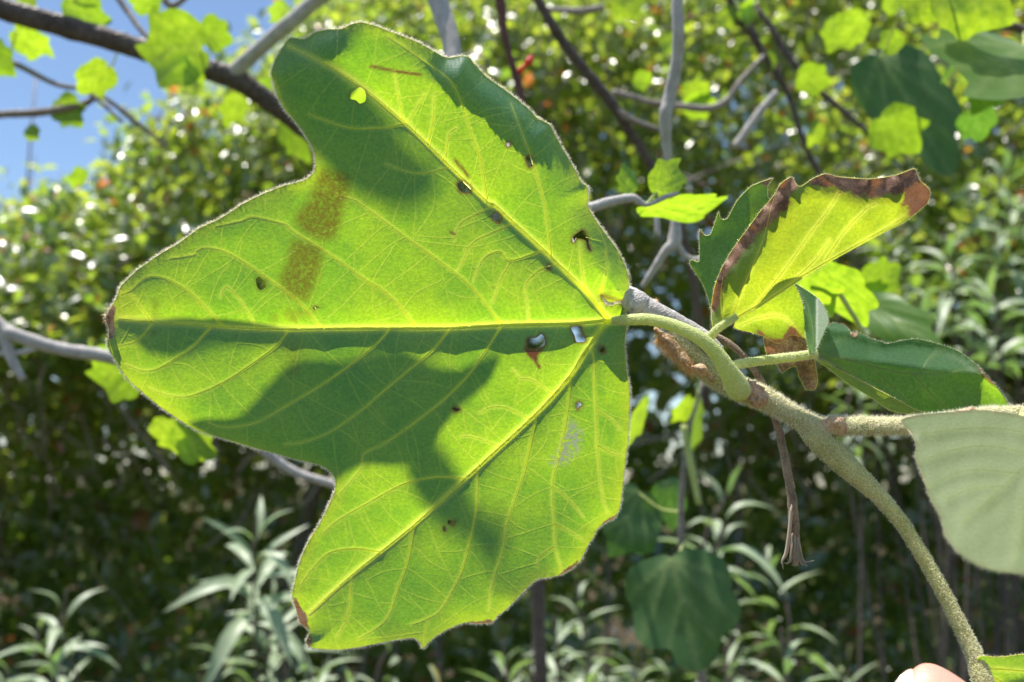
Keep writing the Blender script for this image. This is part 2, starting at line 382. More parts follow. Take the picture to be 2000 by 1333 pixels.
SEC = [
 [(979,632),(922,562),(862,513),(793,463),(712,403),(690,390),(660,382)],
 [(811,636),(781,598),(745,565),(714,547),(660,508),(576,454),(558,439),(513,427),(492,424),(468,432),(420,442)],
 [(627,639),(585,592),(510,535),(468,507),(435,490),(402,484),(384,490),(378,498),(330,505)],
 [(435,636),(402,601),(366,568),(330,547),(306,540),(282,544),(254,568),(236,575)],
 [(297,630),(275,600),(255,573)], [(501,640),(477,598),(447,562),(436,566),(430,580)],
 [(979,638),(955,676),(922,724),(880,769),(844,800),(796,836),(752,866),(712,886),(706,912),(688,936),(662,964)],
 [(880,642),(841,688),(790,730),(730,781),(712,797),(648,842),(592,864),(555,868)],
 [(762,643),(738,670),(702,700),(630,751),(555,796),(500,826),(440,835),(405,825)],
 [(564,645),(540,676),(504,703),(450,739),(408,760),(372,773),(348,775),(309,766),(294,757)],
 [(411,640),(375,679),(339,703),(306,721),(279,724),(246,712)], [(297,632),(270,664),(231,676)],
 [(790,242),(760,249),(735,250),(684,250),(630,234),(600,222)],
 [(877,327),(826,339),(790,334),(754,320)], [(1000,436),(955,458),(931,469),(913,487),(904,511),(892,532)],
 [(1060,490),(1000,509),(979,493),(958,496),(940,511),(925,550)], [(1000,509),(979,544),(961,592)],
 [(964,402),(907,431),(892,448),(885,470)], [(1090,516),(1057,526),(1027,556),(1030,595),(1033,631)],
 [(950,390),(937,306),(922,264),(907,216),(886,168),(859,141),(790,93),(757,72)],
 [(1075,500),(1069,439),(1063,400),(1048,342),(1030,288),(1015,249),(997,201)],
 [(1143,569),(1135,514),(1132,469)], [(1168,602),(1171,590),(1177,556),(1186,520),(1180,475),(1168,445)],
 [(835,282),(844,240),(847,186)], [(787,236),(778,186),(770,141)], [(796,242),(814,210),(829,183)], [(869,314),(877,264),(892,249)],
 [(1150,676),(1160,700),(1161,749),(1164,824),(1167,880),(1172,940),(1179,977),(1187,1004)],
 [(1114,733),(1110,786),(1102,839),(1091,895),(1080,932),(1078,977),(1082,1022),(1084,1067),(1093,1101),(1097,1116)],
 [(1048,808),(1037,861),(1024,921),(1012,955),(990,1022),(981,1075),(967,1120),(958,1157),(955,1195)],
 [(932,914),(930,992),(912,1080),(900,1120),(880,1160),(860,1192),(836,1208),(804,1220)], [(836,1208),(830,1235),(827,1260)],
 [(808,1027),(796,1096),(776,1152),(760,1200),(740,1224),(700,1248)], [(687,1125),(682,1184),(672,1220),(656,1244)],
 [(908,935),(852,932),(788,946),(720,982),(660,1016),(632,1040)], [(742,1078),(692,1072),(644,1080),(612,1108),(588,1140)],
 [(975,872),(926,854),(900,852)], [(1033,818),(986,796),(956,796),(937,807)], [(1082,772),(1039,742),(1018,739),(1000,721)],
 [(1084,1067),(1065,1078),(1052,1090),(1048,1105)], [(1080,950),(1110,975),(1140,1010)], [(1081,1022),(1115,1040),(1137,1055)],
 [(1163,800),(1195,820),(1212,840)], [(1165,870),(1195,885),(1216,890)]]
mid_s, upp_s, low_s = (smooth_line(x, step=3) for x in (MID, UPP, LOW))
sec_s = [smooth_line(x, step=3) for x in SEC]
oc_s = closed_curve(OUT, 4.0)

# how far the upper margin curls back, sampled along the outline (px -> metres)
CURL = np.array([(530,144,.0025),(550,96,.005),(567,75,.006),(615,64,.006),(666,57,.0045),(705,44,.0008),(780,69,.0015),(820,85,.004),(871,113,.009),(913,111,.011),(949,150,.011),(1003,189,.0115),(1049,231,.009),(1084,264,.0065),(1120,327,.0045),(1147,400,.0055),(1180,454,.007),(1213,502,.009),(1228,556,.009),(1223,588,.006),(1221,616,.002),(1229,760,.0015),(1217,940,.002),(1200,1011,.003),(1132,1097,.002),(1031,1146,-.001),(960,1216,.001),(826,1267,.0),(660,1269,.002),(586,1216,.0035),(574,1144,.002),(654,960,.001),(608,904,.003),(500,876,.003),(380,838,.0025),(246,736,.002),(211,676,.003),(206,622,.004),(237,559,.002),(348,476,.0015),(510,381,.0015),(617,327,.0),(579,240,.001)])
dd, ii = dist_pts(oc_s, CURL[:, :2])
# smooth amplitude along the outline
wgt = np.exp(-((oc_s[:, None]-CURL[None, :, :2])**2).sum(-1)/(2*26.0**2))+1e-9
curl_amp = (wgt*CURL[:, 2]).sum(1)/wgt.sum(1)
def leaf_z(P):
    P = np.atleast_2d(np.asarray(P, float))
    yu = (640-P[:, 1])*MPP
    z = 0.362-0.26*yu+0.08*(P[:, 0]-800)*MPP
    z += 0.0016*vnoise(P/110.0, 5, 2)+0.00025*vnoise(P/32.0, 6, 2)
    # gentle bowing of the three lobes
    def ridge(S, h, wpx, fade=True):
        d, k = dist_pts(P, S)
        hh = h*(1-0.6*(k/len(S)))
        side = 1.0
        return hh*np.exp(-d/wpx)
    z += ridge(mid_s, 0.0056, 26)+ridge(upp_s, 0.0036, 24)+ridge(low_s, 0.0032, 22)
    r = np.zeros(len(P))
    for S in sec_s:
        if len(S) > 60: r = np.maximum(r, ridge(S, 0.0005, 16))
    z += r
    d, k = dist_pts(P, oc_s)
    z += curl_amp[k]*np.clip(1-d/62.0, 0, 1)**2
    return z

def grow_veins(lines, oc, spacing, maxlen, seed, order0=None, holes=()):
    """tertiary veins grown from the traced ones until they meet another vein or the margin"""
    g = np.random.default_rng(seed)
    W, H = 1100, 800
    ras = np.full((W, H), -1, int)
    def mark(L, i):
        q = (np.asarray(L)/2).astype(int)
        for dx in (-1, 0, 1):
            for dy in (-1, 0, 1):
                a, b = np.clip(q[:, 0]+dx, 0, W-1), np.clip(q[:, 1]+dy, 0, H-1); m = ras[a, b] < 0; ras[a[m], b[m]] = i
    for i, L in enumerate(lines): mark(L, i)
    bd = np.asarray(oc); res = []; nid = len(lines)
    # inside mask raster
    msk = np.zeros((W, H), bool)
    def fill(poly, val):
        lo = np.maximum((poly.min(0)/2).astype(int), 0); hi = np.minimum((poly.max(0)/2).astype(int)+1, (W, H))
        for b_ in range(lo[1], hi[1]):
            y = b_*2+1.0; p, q = poly, np.roll(poly, -1, axis=0); m = (p[:, 1] > y) != (q[:, 1] > y)
            xs = np.sort(p[m, 0]+(y-p[m, 1])*(q[m, 0]-p[m, 0])/(q[m, 1]-p[m, 1]))
            for x0, x1 in zip(xs[::2], xs[1::2]): msk[max(0, int(x0/2)):max(0, int(x1/2)), b_] = val
    fill(bd, True)
    for h in holes: fill(np.asarray(h), False)
    for i, L in enumerate(lines):
        L = np.asarray(L)
        if len(L) < 4: continue
        seg = np.linalg.norm(np.diff(L, axis=0), axis=1); s = np.r_[0, np.cumsum(seg)]
        for side in (-1, 1):
            t = spacing*g.uniform(0.4, 1.0)
            while t < s[-1]-6:
                k = min(np.searchsorted(s, t), len(L)-2)
                T = L[min(k+2, len(L)-1)]-L[max(k-2, 0)]; T = T/(np.linalg.norm(T)+1e-9)
                ang = side*RAD(g.uniform(58, 82)); ca, sa = math.cos(ang), math.sin(ang)
                d = np.array([T[0]*ca-T[1]*sa, T[0]*sa+T[1]*ca]); p = L[k].copy(); Q = [p.copy()]
                om = g.normal()*0.010; ok = False
                for st in range(int(maxlen/4)):
                    om = 0.85*om+g.normal()*0.012; c_, s_ = math.cos(om), math.sin(om)
                    d = np.array([d[0]*c_-d[1]*s_, d[0]*s_+d[1]*c_]); p = p+d*4; Q.append(p.copy())
                    a, b = int(p[0]/2), int(p[1]/2)
                    if not (0 <= a < W and 0 <= b < H) or not msk[a, b]: ok = True; break
                    if st > 2 and ras[a, b] >= 0 and ras[a, b] != i: ok = True; break
                if len(Q) > 4 and ok:
                    Q = np.array(Q); res.append(Q); mark(Q, nid); nid += 1
                t += spacing*g.uniform(0.65, 1.45)
    return res

def roof(S, z, r, n):
    """half-round ridge along a vein, on the camera side of the blade; r in metres"""
    T = np.empty_like(S); T[1:-1] = S[2:]-S[:-2]; T[0] = S[1]-S[0]; T[-1] = S[-1]-S[-2]; T /= np.linalg.norm(T, axis=1)[:, None]+1e-9
    nn = np.stack([-T[:, 1], T[:, 0]], 1); rp = (r/MPP)[:, None]
    a = np.linspace(0, math.pi, n); k = len(S)
    Q = S[:, None]+nn[:, None]*(np.cos(a)[None, :, None]*rp[:, None]); zz = z[:, None]+0.00012-(np.sin(a)[None]*(0.7 if n > 3 else 0.35)*r[:, None])
    V = at(Q[..., 0].ravel(), Q[..., 1].ravel(), zz.ravel())
    F = [(i*n+j, i*n+j+1, (i+1)*n+j+1, (i+1)*n+j) for i in range(k-1) for j in range(n-1)]
    return V, F
def vein_tubes(lines, r0, r1, zf, n, lift):
    z = zf(np.vstack(lines)); o = 0; res = []
    for S in lines:
        res.append(roof(S, z[o:o+len(S)], np.linspace(r0, r1, len(S)), 3)); o += len(S)
    return res
def vein_tube(S, r0, r1, zf, n=6, lift=0.35):
    return roof(S, zf(S), np.linspace(r0, r1, len(S))*(1+0.08*vnoise(S/9.0, 2, 2)), 5)

def hairs(points, normals, length, rad, seed, spread=0.6, count=None):
    """short tapering hairs as thin triangles"""
    g = np.random.default_rng(seed); n = len(points)
    d = normals+g.normal(size=(n, 3))*spread; d /= np.linalg.norm(d, axis=1)[:, None]
    L = length*g.uniform(0.4, 1.3, n)[:, None]
    s = np.cross(d, g.normal(size=(n, 3))); s /= np.linalg.norm(s, axis=1)[:, None]+1e-9
    mid = points+d*L*0.55+g.normal(size=(n, 3))*length*0.10
    V = np.stack([points-s*rad, points+s*rad, mid+s*rad*0.8, mid-s*rad*0.8, points+d*L+g.normal(size=(n, 3))*length*0.2], 1).reshape(-1, 3)
    b = np.arange(n)*5
    F = [(q, q+1, q+2, q+3) for q in b]+[(q+3, q+2, q+4) for q in b]
    return V, F

def poly_field(P, poly, soft):
    p = np.asarray(poly, float); c = closed_curve(p, 3)
    d, _ = dist_pts(P, c); ins = inside(P, c)
    return np.clip(0.5+np.where(ins, d, -d)/(2*soft), 0, 1)

TW = empty('plane_tree_twig', at(1600, 838, 0.36), 'fuzzy green twig carrying a large backlit three-lobed leaf and withered leaves', 'twig')

def main_leaf():
    hs0 = [closed_curve(h, 3.0) for h in HOLES]
    base = [mid_s, upp_s, low_s]+sec_s
    ter = grow_veins(base, oc_s, 54, 150, 3, holes=hs0)
    ex, on = [], []
    for S in ter+sec_s:
        if len(S) < 4: continue
        t_ = np.gradient(S, axis=0); t_ /= np.linalg.norm(t_, axis=1)[:, None]+1e-9; n2 = np.stack([-t_[:, 1], t_[:, 0]], 1)
        ex.append(S[1:-1]); on.append(S); ex.append((S+n2*2.6)[1:-1]); ex.append((S-n2*2.6)[1:-1])
    P, T, oc, hs = sheet(OUT, 5.0, HOLES, np.vstack(ex))
    z = leaf_z(P); V = at(P[:, 0], P[:, 1], z)
    allp = np.vstack([mid_s, upp_s, low_s]); dp, _ = dist_pts(P, allp)
    ds, _ = dist_pts(P, np.vstack(sec_s))
    vein = np.clip(np.exp(-(dp/7)**2)+0.6*np.exp(-(ds/3.2)**2), 0, 1)
    vein = np.maximum(vein, 0.30*np.clip(1-dist_pts(P, np.vstack(ter))[0]/2.2, 0, 1))
    st = np.maximum.reduce([poly_field(P, [(628,332),(682,348),(668,420),(655,464),(628,470),(590,452),(576,425),(604,390)], 10)*0.95,
        poly_field(P, [(575,470),(628,488),(620,545),(600,588),(570,580),(548,552),(560,510)], 10)*0.9,
        poly_field(P, blob(577,615,22,14,8,3), 8)*0.6, poly_field(P, blob(570,690,22,28,8,4), 16)*0.35, poly_field(P, blob(575,722,12,12,8,4), 10)*0.35,
        poly_field(P, blob(303,598,5,18,8,4), 6)*0.6, poly_field(P, blob(300,650,5,5,8,4), 4)*0.7, poly_field(P, blob(535,622,8,8,8,4), 6)*0.5])
    rust = np.zeros(len(P))
    for a, b, wd in (((725,130),(770,139),3.2), ((770,139),(822,147),3.2), ((889,313),(916,346),3.2), ((880,453),(888,458),2.5)):
        L = np.linspace(a, b, 30); d, _ = dist_pts(P, L); rust = np.maximum(rust, np.exp(-(d/wd)**2))
    for i, h in enumerate(hs):
        d, _ = dist_pts(P, h); rust = np.maximum(rust, (0.35 if i in (0, 1, 2, 14, 15) else 0.85)*np.exp(-(d/4.0)**2))
    rust = np.maximum(rust, poly_field(P, [(1022,676),(1032,681),(1048,684),(1064,676),(1060,684),(1052,694),(1050,706),(1056,716),(1052,721),(1042,706),(1028,692)], 2.5))
    rust = np.maximum(rust, 0.8*poly_field(P, [(963,428),(975,430),(972,438),(966,437)], 2))
    rust = np.maximum(rust, 0.9*np.exp(-(dist_pts(P, np.linspace((1174,577),(1222,592),20))[0]/4)**2))
    dry = np.zeros(len(P))
    for poly, sft in (([(573,1165),(586,1185),(598,1205),(603,1232),(590,1222),(578,1200)], 8), ([(596,1240),(610,1246),(608,1264),(596,1258)], 7),
                      ([(200,605),(214,596),(226,600),(222,625),(225,650),(217,664),(204,650)], 5), ([(1172,1028),(1190,1012),(1206,1004),(1200,1016),(1178,1028)], 7),
                      ([(1085,1128),(1100,1116),(1130,1094),(1120,1112),(1098,1126)], 7), ([(895,1220),(930,1214),(962,1212),(955,1224)], 6)):
        dry = np.maximum(dry, poly_field(P, poly, sft))
    de, _ = dist_pts(P, oc)
    yel = 0.35*np.exp(-(de/18)**2)+0.35*np.exp(-(((P[:, 0]-250)/60)**2+((P[:, 1]-610)/70)**2))
    scar = poly_field(P, [(1112,822),(1135,842),(1130,880),(1104,905),(1076,905),(1092,880),(1104,850)], 9)
    lf = obj('leaf', V, T, M_BLADE, TW, True, {'vein': vein, 'stain': st, 'rust': rust, 'dry': dry, 'yellow': yel, 'scar': scar}, label='large three-lobed yellow-green leaf glowing against the sun with brown blotches and holes')
    v, f = vein_tube(mid_s, 6.6*MPP, 2.0*MPP, leaf_z, 8); obj('midrib', v, f, M_VEIN, lf)
    for S in (upp_s, low_s):
        v, f = vein_tube(S, 5.6*MPP, 1.6*MPP, leaf_z, 8); obj('main_vein', v, f, M_VEIN, lf)
    for S in sec_s:
        r0 = 2.7 if len(S) > 60 else 1.9
        v, f = vein_tube(S, r0*MPP, 0.8*MPP, leaf_z, 6); obj('side_vein', v, f, M_VEIN, lf)
    parts = vein_tubes(ter, 0.8*MPP, 0.5*MPP, leaf_z, 4, 0.3)
    v, f = join(parts); obj('fine_vein_network', v, f, M_VEIN, lf, kind='stuff')
    # thickened, downy margin
    zo = leaf_z(oc); Pm = at(oc[:, 0], oc[:, 1], zo); Pm = np.vstack([Pm, Pm[:1]])
    rim = 0.5*MPP*(1+0.35*vnoise(np.arange(len(Pm))[:, None]*0.15, 9, 2))
    v, f = tube(Pm, rim, 5, False); obj('margin', v, f, M_VEIN, lf)
    g = np.random.default_rng(5); k = g.integers(0, len(oc)-1, 17000); t = g.random((len(k), 1))
    B = Pm[k]*(1-t)+Pm[k+1]*t
    tan = Pm[k+1]-Pm[k]; n_ = np.cross(tan, Fv); n_ /= np.linalg.norm(n_, axis=1)[:, None]+1e-12
    ctr = oc.mean(0); area = 0.5*np.sum(oc[:, 0]*np.roll(oc[:, 1], -1)-np.roll(oc[:, 0], -1)*oc[:, 1])
    if area < 0: n_ = -n_
    v, f = hairs(B, n_*.8-Fv*.25, 0.0012, 0.00006, 8, 0.8); obj('margin_hair', v, f, M_FUZZ, lf, kind='stuff')
    # down on the blade, thicker where the curled margin turns to the light
    k = g.integers(0, len(P), 9000); nn = np.tile(-Fv, (len(k), 1))+Uv*0.6
    v, f = hairs(V[k], nn, 0.0006, 0.000018, 9, 0.6); obj('blade_down', v, f, M_FUZZ, lf, kind='stuff')
    # dead tip of the middle lobe
    tp = []
    for i in range(14):
        u, vv = 210+g.normal()*4, 622+g.normal()*15
        tp.append(px_tube([(u+6, vv, 0.361, 1.2), (u, vv+g.normal()*3, 0.358, 1.0), (u-5+g.normal()*3, vv-2+g.normal()*4, 0.357, 0.4)], 4, 2))
    v, f = join(tp); obj('withered_tip', v, f, M_TAN, lf)
    return lf
LEAF = main_leaf()

# ------------------------------------------------------------------ stems of the twig
def fuzz_on(pts, parent, mat, n, length, seed, rad=0.00007, spread=0.9):
    S = smooth_line(np.asarray(pts, float), n=8); g = np.random.default_rng(seed)
    P = at(S[:, 0], S[:, 1], S[:, 2]); r = S[:, 3]*S[:, 2]/FPX
    k = g.integers(0, len(P)-1, n); t = g.random((n, 1))
    c = P[k]*(1-t)+P[k+1]*t; rr = (r[k]*(1-t[:, 0])+r[k+1]*t[:, 0])[:, None]
    T = P[k+1]-P[k]; T /= np.linalg.norm(T, axis=1)[:, None]+1e-12
    d = g.normal(size=(n, 3)); d -= T*(d*T).sum(1)[:, None]; d /= np.linalg.norm(d, axis=1)[:, None]
    v, f = hairs(c+d*rr*0.97, d, length, rad, seed+1, spread)
    return obj('stem_hair', v, f, mat, parent, kind='stuff')
def stem_part(name, pts, mat, n=14, sub=7, wob=0.03, seed=0, fuzz=0, flen=0.0008, fmat=None, parent=None):
    v, f = px_tube(pts, n, sub, wob, seed); o = obj(name, v, f, mat, parent or TW)
    if fuzz: fuzz_on(pts, o, fmat or M_FUZZ, fuzz, flen, seed+11)
    return o
OLD = [(835,-80,.64,20),(852,-10,.64,20),(878,70,.63,18),(900,160,.62,17),(985,300,.60,17),(1100,470,.50,17),(1190,560,.40,19),(1236,586,.372,24),(1262,602,.369,22),(1310,625,.367,19),(1370,660,.366,18),(1400,690,.366,19)]
stem_part('woody_stem', OLD, M_GREY, 14, 8, 0.025, 1)
GREEN = [(1300,652,.366,17),(1345,692,.366,21),(1400,738,.365,22),(1450,762,.363,22),(1490,778,.362,22),(1540,806,.361,19),(1590,834,.360,22),(1620,846,.360,20)]
stem_part('green_stem', GREEN, M_STEM, 16, 8, 0.03, 2, 14000, 0.0015)
SHOOT = [(1590,836,.360,16),(1640,832,.360,18),(1700,832,.359,16),(1760,832,.358,16),(1830,824,.356,15),(1900,815,.354,16),(1960,812,.352,17),(2080,806,.348,17)]
stem_part('side_shoot', SHOOT, M_STEM, 14, 8, 0.03, 3, 12000, 0.0016)
LOWP = [(1560,818,.361,14),(1590,850,.360,23),(1632,890,.359,25),(1680,935,.357,20),(1722,975,.355,16),(1770,1035,.352,14.5),(1830,1135,.347,14.5),(1880,1232,.342,15),(1905,1285,.339,17),(1920,1335,.336,20),(1935,1380,.334,14)]
stem_part('long_petiole', LOWP, M_STEM, 14, 8, 0.025, 4, 10000, 0.0008)
MP = [(1196,627,.3625,7.5),(1230,625,.360,10.5),(1270,625,.356,11.5),(1320,638,.352,12.5),(1365,660,.349,13.5),(1400,692,.349,15),(1425,730,.350,19),(1440,757,.353,24),(1446,766,.356,20)]
stem_part('petiole', MP, M_PETIOLE, 14, 8, 0.012, 5, 3500, 0.0005, parent=LEAF)
# bud scales and torn stipules
def scrap(pts, z, parent, mat, label=None, name='bud_scale', bulge=0.002, step=5):
    gg = np.random.default_rng(int(pts[0][0])); q = closed_curve(np.array(pts, float), 7.0); q = q+gg.normal(size=q.shape)*1.7
    P, T, oc, _ = sheet(q, step); c = P.mean(0); d, _ = dist_pts(P, oc)
    zz = z-bulge*np.clip(d/ (d.max()+1e-6), 0, 1)+0.0009*vnoise(P/6, 3, 3)
    V = at(P[:, 0], P[:, 1], zz); n = len(V)
    V2 = np.vstack([V, at(P[:, 0], P[:, 1], zz+0.0006)])
    edge = {}
    for t in T:
        for a, b in ((t[0], t[1]), (t[1], t[2]), (t[2], t[0])): edge[(a, b)] = 1
    F = [tuple(t) for t in T]+[tuple(x+n for x in t[::-1]) for t in T]
    F += [(b, a, a+n, b+n) for (a, b) in edge if (b, a) not in edge]
    return obj(name, V2, F, mat, parent, label=label)
for pts, z in (([(1278,640),(1300,648),(1322,668),(1345,700),(1352,722),(1335,712),(1310,690),(1290,668)], .3605), ([(1350,716),(1372,712),(1385,722),(1396,748),(1384,744),(1366,732)], .3590),
               ([(1462,742),(1480,748),(1502,768),(1498,790),(1476,794),(1462,780),(1440,770),(1446,752)], .3560), ([(1452,772),(1476,776),(1480,798),(1466,790)], .3555),
               ([(1608,818),(1650,814),(1654,846),(1640,852),(1622,846),(1612,838)], .3562), ([(1868,806),(1890,796),(1914,800),(1926,810),(1900,808)], .3480)):
    scrap(pts, z, TW, M_SCALE, step=4)
g = np.random.default_rng(21)
bp = np.array([(1285+g.random()*70, 0, 0) for _ in range(1700)]); bp[:, 1] = 652+(bp[:, 0]-1285)*0.92+g.normal(size=len(bp))*6
Bp = at(bp[:, 0], bp[:, 1], np.full(len(bp), .3605)); v, f = hairs(Bp, np.tile(-Uv-0.25*Rv-0.1*Fv, (len(Bp), 1)), 0.0042, 0.00006, 22, 0.35)
obj('stipule_hair', v, f, M_TAN, TW, kind='stuff')
stem_part('bud', [(1248,588,.372,8),(1268,592,.371,7),(1286,590,.370,4)], M_TAN, 8, 4, 0.1, 9, 400, 0.0012, M_TAN)
# dried leaf stalk hanging from the twig, frayed at the end
DS = stem_part('dry_stalk', [(1392,652,.378,5),(1425,672,.376,7),(1460,705,.374,7),(1490,752,.373,7.5),(1515,820,.372,8),(1532,890,.371,8.5),(1545,960,.370,9),(1550,1010,.370,10),(1553,1050,.370,9)], M_DRY, 9, 6, 0.06, 6)
fr = [px_tube([(1547,985,.369,4),(1542,1040,.368,4),(1536,1080,.368,4),(1528,1096,.368,2),(1530,1112,.368,1)], 5, 4)]
for i in range(44):
    u0 = 1545+g.random()*14; du = g.normal()*5.5
    fr.append(px_tube([(u0,1030+g.random()*20,.3695,1.6),(u0+du*0.4,1065,.3685+g.normal()*.001,1.2),(u0+du,1085+g.random()*18,.368+g.normal()*.001,0.8),(u0+du*1.9+g.normal()*7,1086+g.random()*22,.368,0.4)], 4, 3))
v, f = join(fr); obj('frayed_fibre', v, f, mat_fuzz('dry_fibre', (0.42, 0.34, 0.28), (0.2, 0.15, 0.1)), DS, kind='stuff')

# ------------------------------------------------------------------ other leaves of the twig (traced sheets)
def traced_leaf(name, outline, zf, mat, parent, veins=(), step=5.0, dryf=None, rim=True, label=None, vr=2.6, ter=True, fine=26, seed=0, hair=1500, yel=0.0, vmat=None):
    P, T, oc, _ = sheet(outline, step)
    V = at(P[:, 0], P[:, 1], zf(P)); ss = [smooth_line(x, step=3) for x in veins]
    vein = np.zeros(len(P))
    if ss: vein = np.exp(-(dist_pts(P, np.vstack(ss))[0]/5)**2)
    dry = dryf(P) if dryf else np.zeros(len(P)); z0 = np.zeros(len(P)); stn = np.clip(dry*1.2, 0, 0.75)
    lf = obj(name, V, T, mat, parent, True, {'vein': vein*(0.2 if vmat else 0.8), 'stain': stn, 'rust': z0, 'dry': dry, 'yellow': z0+yel, 'scar': z0}, label=label)
    for i, S in enumerate(ss):
        v, f = vein_tube(S, (vr*1.7 if i == 0 else vr)*MPP, 0.8*MPP, zf, 6); obj('midrib' if i == 0 else 'side_vein', v, f, vmat or M_VEIN, lf)
    if ss and ter:
        tl = grow_veins(ss, oc, fine, 90, seed+50)
        if tl:
            v, f = join(vein_tubes(tl, 0.7*MPP, 0.45*MPP, zf, 3, 0.2)); obj('fine_vein_network', v, f, vmat or M_VEIN, lf, kind='stuff')
    if rim:
        Pm = at(oc[:, 0], oc[:, 1], zf(oc)); Pm = np.vstack([Pm, Pm[:1]])
        v, f = tube(Pm, 0.5*MPP, 4, False); obj('margin', v, f, vmat or M_VEIN, lf)
        k = np.random.default_rng(seed).integers(0, len(oc), hair)
        tan = Pm[k+1]-Pm[k]; n_ = np.cross(tan, Fv); n_ /= np.linalg.norm(n_, axis=1)[:, None]+1e-12
        if np.sum(oc[:, 0]*np.roll(oc[:, 1], -1)-np.roll(oc[:, 0], -1)*oc[:, 1]) < 0: n_ = -n_
        v, f = hairs(Pm[k], n_, 0.0009, 0.00003, seed+3, 0.7); obj('margin_hair', v, f, M_FUZZ, lf, kind='stuff')
    return lf

# the curled leaf with a scorched margin: front half and, folded behind it, the toothed other half
CF = [(1396,648),(1390,622),(1390,595),(1396,560),(1410,524),(1432,486),(1458,450),(1486,412),(1512,382),(1524,360),(1546,346),(1556,362),(1566,364),(1586,350),(1612,340),(1640,346),(1700,350),(1752,342),(1786,330),(1796,352),(1816,372),(1812,396),(1794,412),(1764,436),(1720,458),(1660,490),(1600,524),(1540,562),(1480,602),(1424,634)]
cf_oc = closed_curve(CF, 4); cm = smooth_line([(1392,600),(1410,524),(1486,412),(1546,346),(1612,340),(1700,350),(1786,330),(1815,372)], step=4)
def z_curl(P):
    P = np.asarray(P, float)
    a, b = np.array([1396., 648.]), np.array([1800., 408.]); ab = (b-a)/np.linalg.norm(b-a)
    q = P-a; t = q@ab; h = -(q[:, 0]*-ab[1]+q[:, 1]*ab[0])   # height above the fold, px
    z = .3600-0.006*np.clip(t/400, 0, 1)-0.016*(np.clip(h, 0, 250)/180)
    d, k = dist_pts(P, cm); amp = 0.0065*(1-k/len(cm))+0.003
    z += amp*np.clip(1-d/52, 0, 1)**1.6+0.0010*vnoise(P/28, 8, 2)+0.0016*np.clip(1-d/40, 0, 1)*vnoise(P/11, 4, 2)
    return z
def dry_curl(P):
    d, k = dist_pts(P, cm); f = k/len(cm)
    wd = np.interp(f, [0, .08, .2, .42, .46, .55, .62, .8, .93, 1], [10, 16, 20, 26, 20, 16, 28, 40, 60, 62])
    sp = np.clip(0.30*np.exp(-((P[:, 0]-1530)/70)**2-((P[:, 1]-420)/60)**2), 0, 1)
    return np.clip(1.05-d/wd*0.62, 0, 1)*1.0+sp*(d > 0)
CURLED = traced_leaf('leaf', CF, z_curl, M_BLADE_CURL, TW, [[(1398,645),(1480,596),(1540,556),(1600,520),(1660,486),(1720,452),(1780,415)], [(1424,626),(1452,560),(1490,470),(1508,400),(1520,370)], [(1480,592),(1530,530),(1580,460),(1626,398),(1648,356)], [(1612,508),(1650,452),(1690,410),(1710,398)], [(1415,635),(1408,590),(1412,540)], [(1540,556),(1590,510),(1620,470)]], dryf=dry_curl, label='yellow-green leaf rolled up with a scorched brown margin', seed=1, vr=2.0, fine=34, yel=0.12)
CB = [(1394,640),(1388,600),(1374,558),(1347,515),(1352,508),(1366,510),(1366,450),(1376,460),(1388,458),(1398,430),(1403,415),(1408,428),(1420,428),(1440,392),(1468,364),(1508,349),(1500,362),(1500,386),(1515,400),(1530,430),(1500,520),(1440,600)]
def z_cb(P):
    P = np.asarray(P, float); return .3665+0.002*np.clip((640-P[:, 1])/290, 0, 1)+0.006*np.clip((1400-P[:, 0])/60, -1, 1)+.0012*vnoise(P/40, 2, 2)
traced_leaf('folded_half', CB, z_cb, M_BLADE_UP, CURLED, [], seed=2, dryf=lambda P: np.maximum(poly_field(P, blob(1504,355,16,10), 6), np.maximum(poly_field(P, blob(1366,452,7,10), 4), 0.3*poly_field(P, blob(1480,410,20,10), 10))))
stem_part('petiole', [(1368,672,.362,8),(1385,660,.360,8.5),(1405,640,.3585,8),(1440,618,.3575,6)], M_PETIOLE, 10, 6, 0.02, 7, 700, 0.0006, parent=CURLED)

# drooping dark leaf on a straight petiole
HO = [(1584,692),(1596,668),(1610,645),(1626,632),(1650,636),(1664,652),(1672,648),(1700,662),(1722,668),(1732,672),(1760,666),(1790,663),(1830,672),(1870,686),(1905,712),(1940,748),(1966,784),(1975,812),(1930,816),(1880,812),(1822,808),(1790,800),(1750,778),(1700,752),(1650,724),(1610,702)]
hm = smooth_line([(1610,645),(1664,652),(1722,668),(1790,663),(1870,686),(1940,748),(1972,800)], step=4)
def z_dark(P):
    P = np.asarray(P, float)
    y = P[:, 1]-(692+(P[:, 0]-1584)*0.12)
    z = .3615+0.011*np.clip((P[:, 0]-1584)/110, 0, 1)+np.where(y < 0, -y*1.35, y*0.12)*MPP
    return z+0.0010*vnoise(P/32, 4, 2)-0.003*np.clip(1-dist_pts(P, hm)[0]/22, 0, 1)**2
DARK = traced_leaf('leaf', HO, z_dark, M_BLADE_UP, TW, [[(1584,692),(1640,700),(1700,714),(1760,728),(1830,730),(1900,726),(1950,760)], [(1590,688),(1625,672),(1662,655)], [(1590,694),(1640,712),(1690,736),(1740,762)], [(1700,716),(1740,752),(1775,790)], [(1780,728),(1810,760),(1850,800)], [(1800,728),(1815,700),(1840,680)]], label='dark green drooping leaf seen from above on a straight petiole', seed=3, vr=1.3, ter=True, fine=44, vmat=M_VEIN_UP, dryf=lambda P: np.maximum(poly_field(P, blob(1668,652,8,8), 4), poly_field(P, [(1905,706),(1925,728),(1948,752),(1935,748),(1912,722)], 5)))
FL = [(1592,700),(1650,728),(1700,754),(1750,780),(1790,801),(1822,808),(1800,812),(1765,808),(1735,800),(1700,776),(1660,752),(1620,722)]
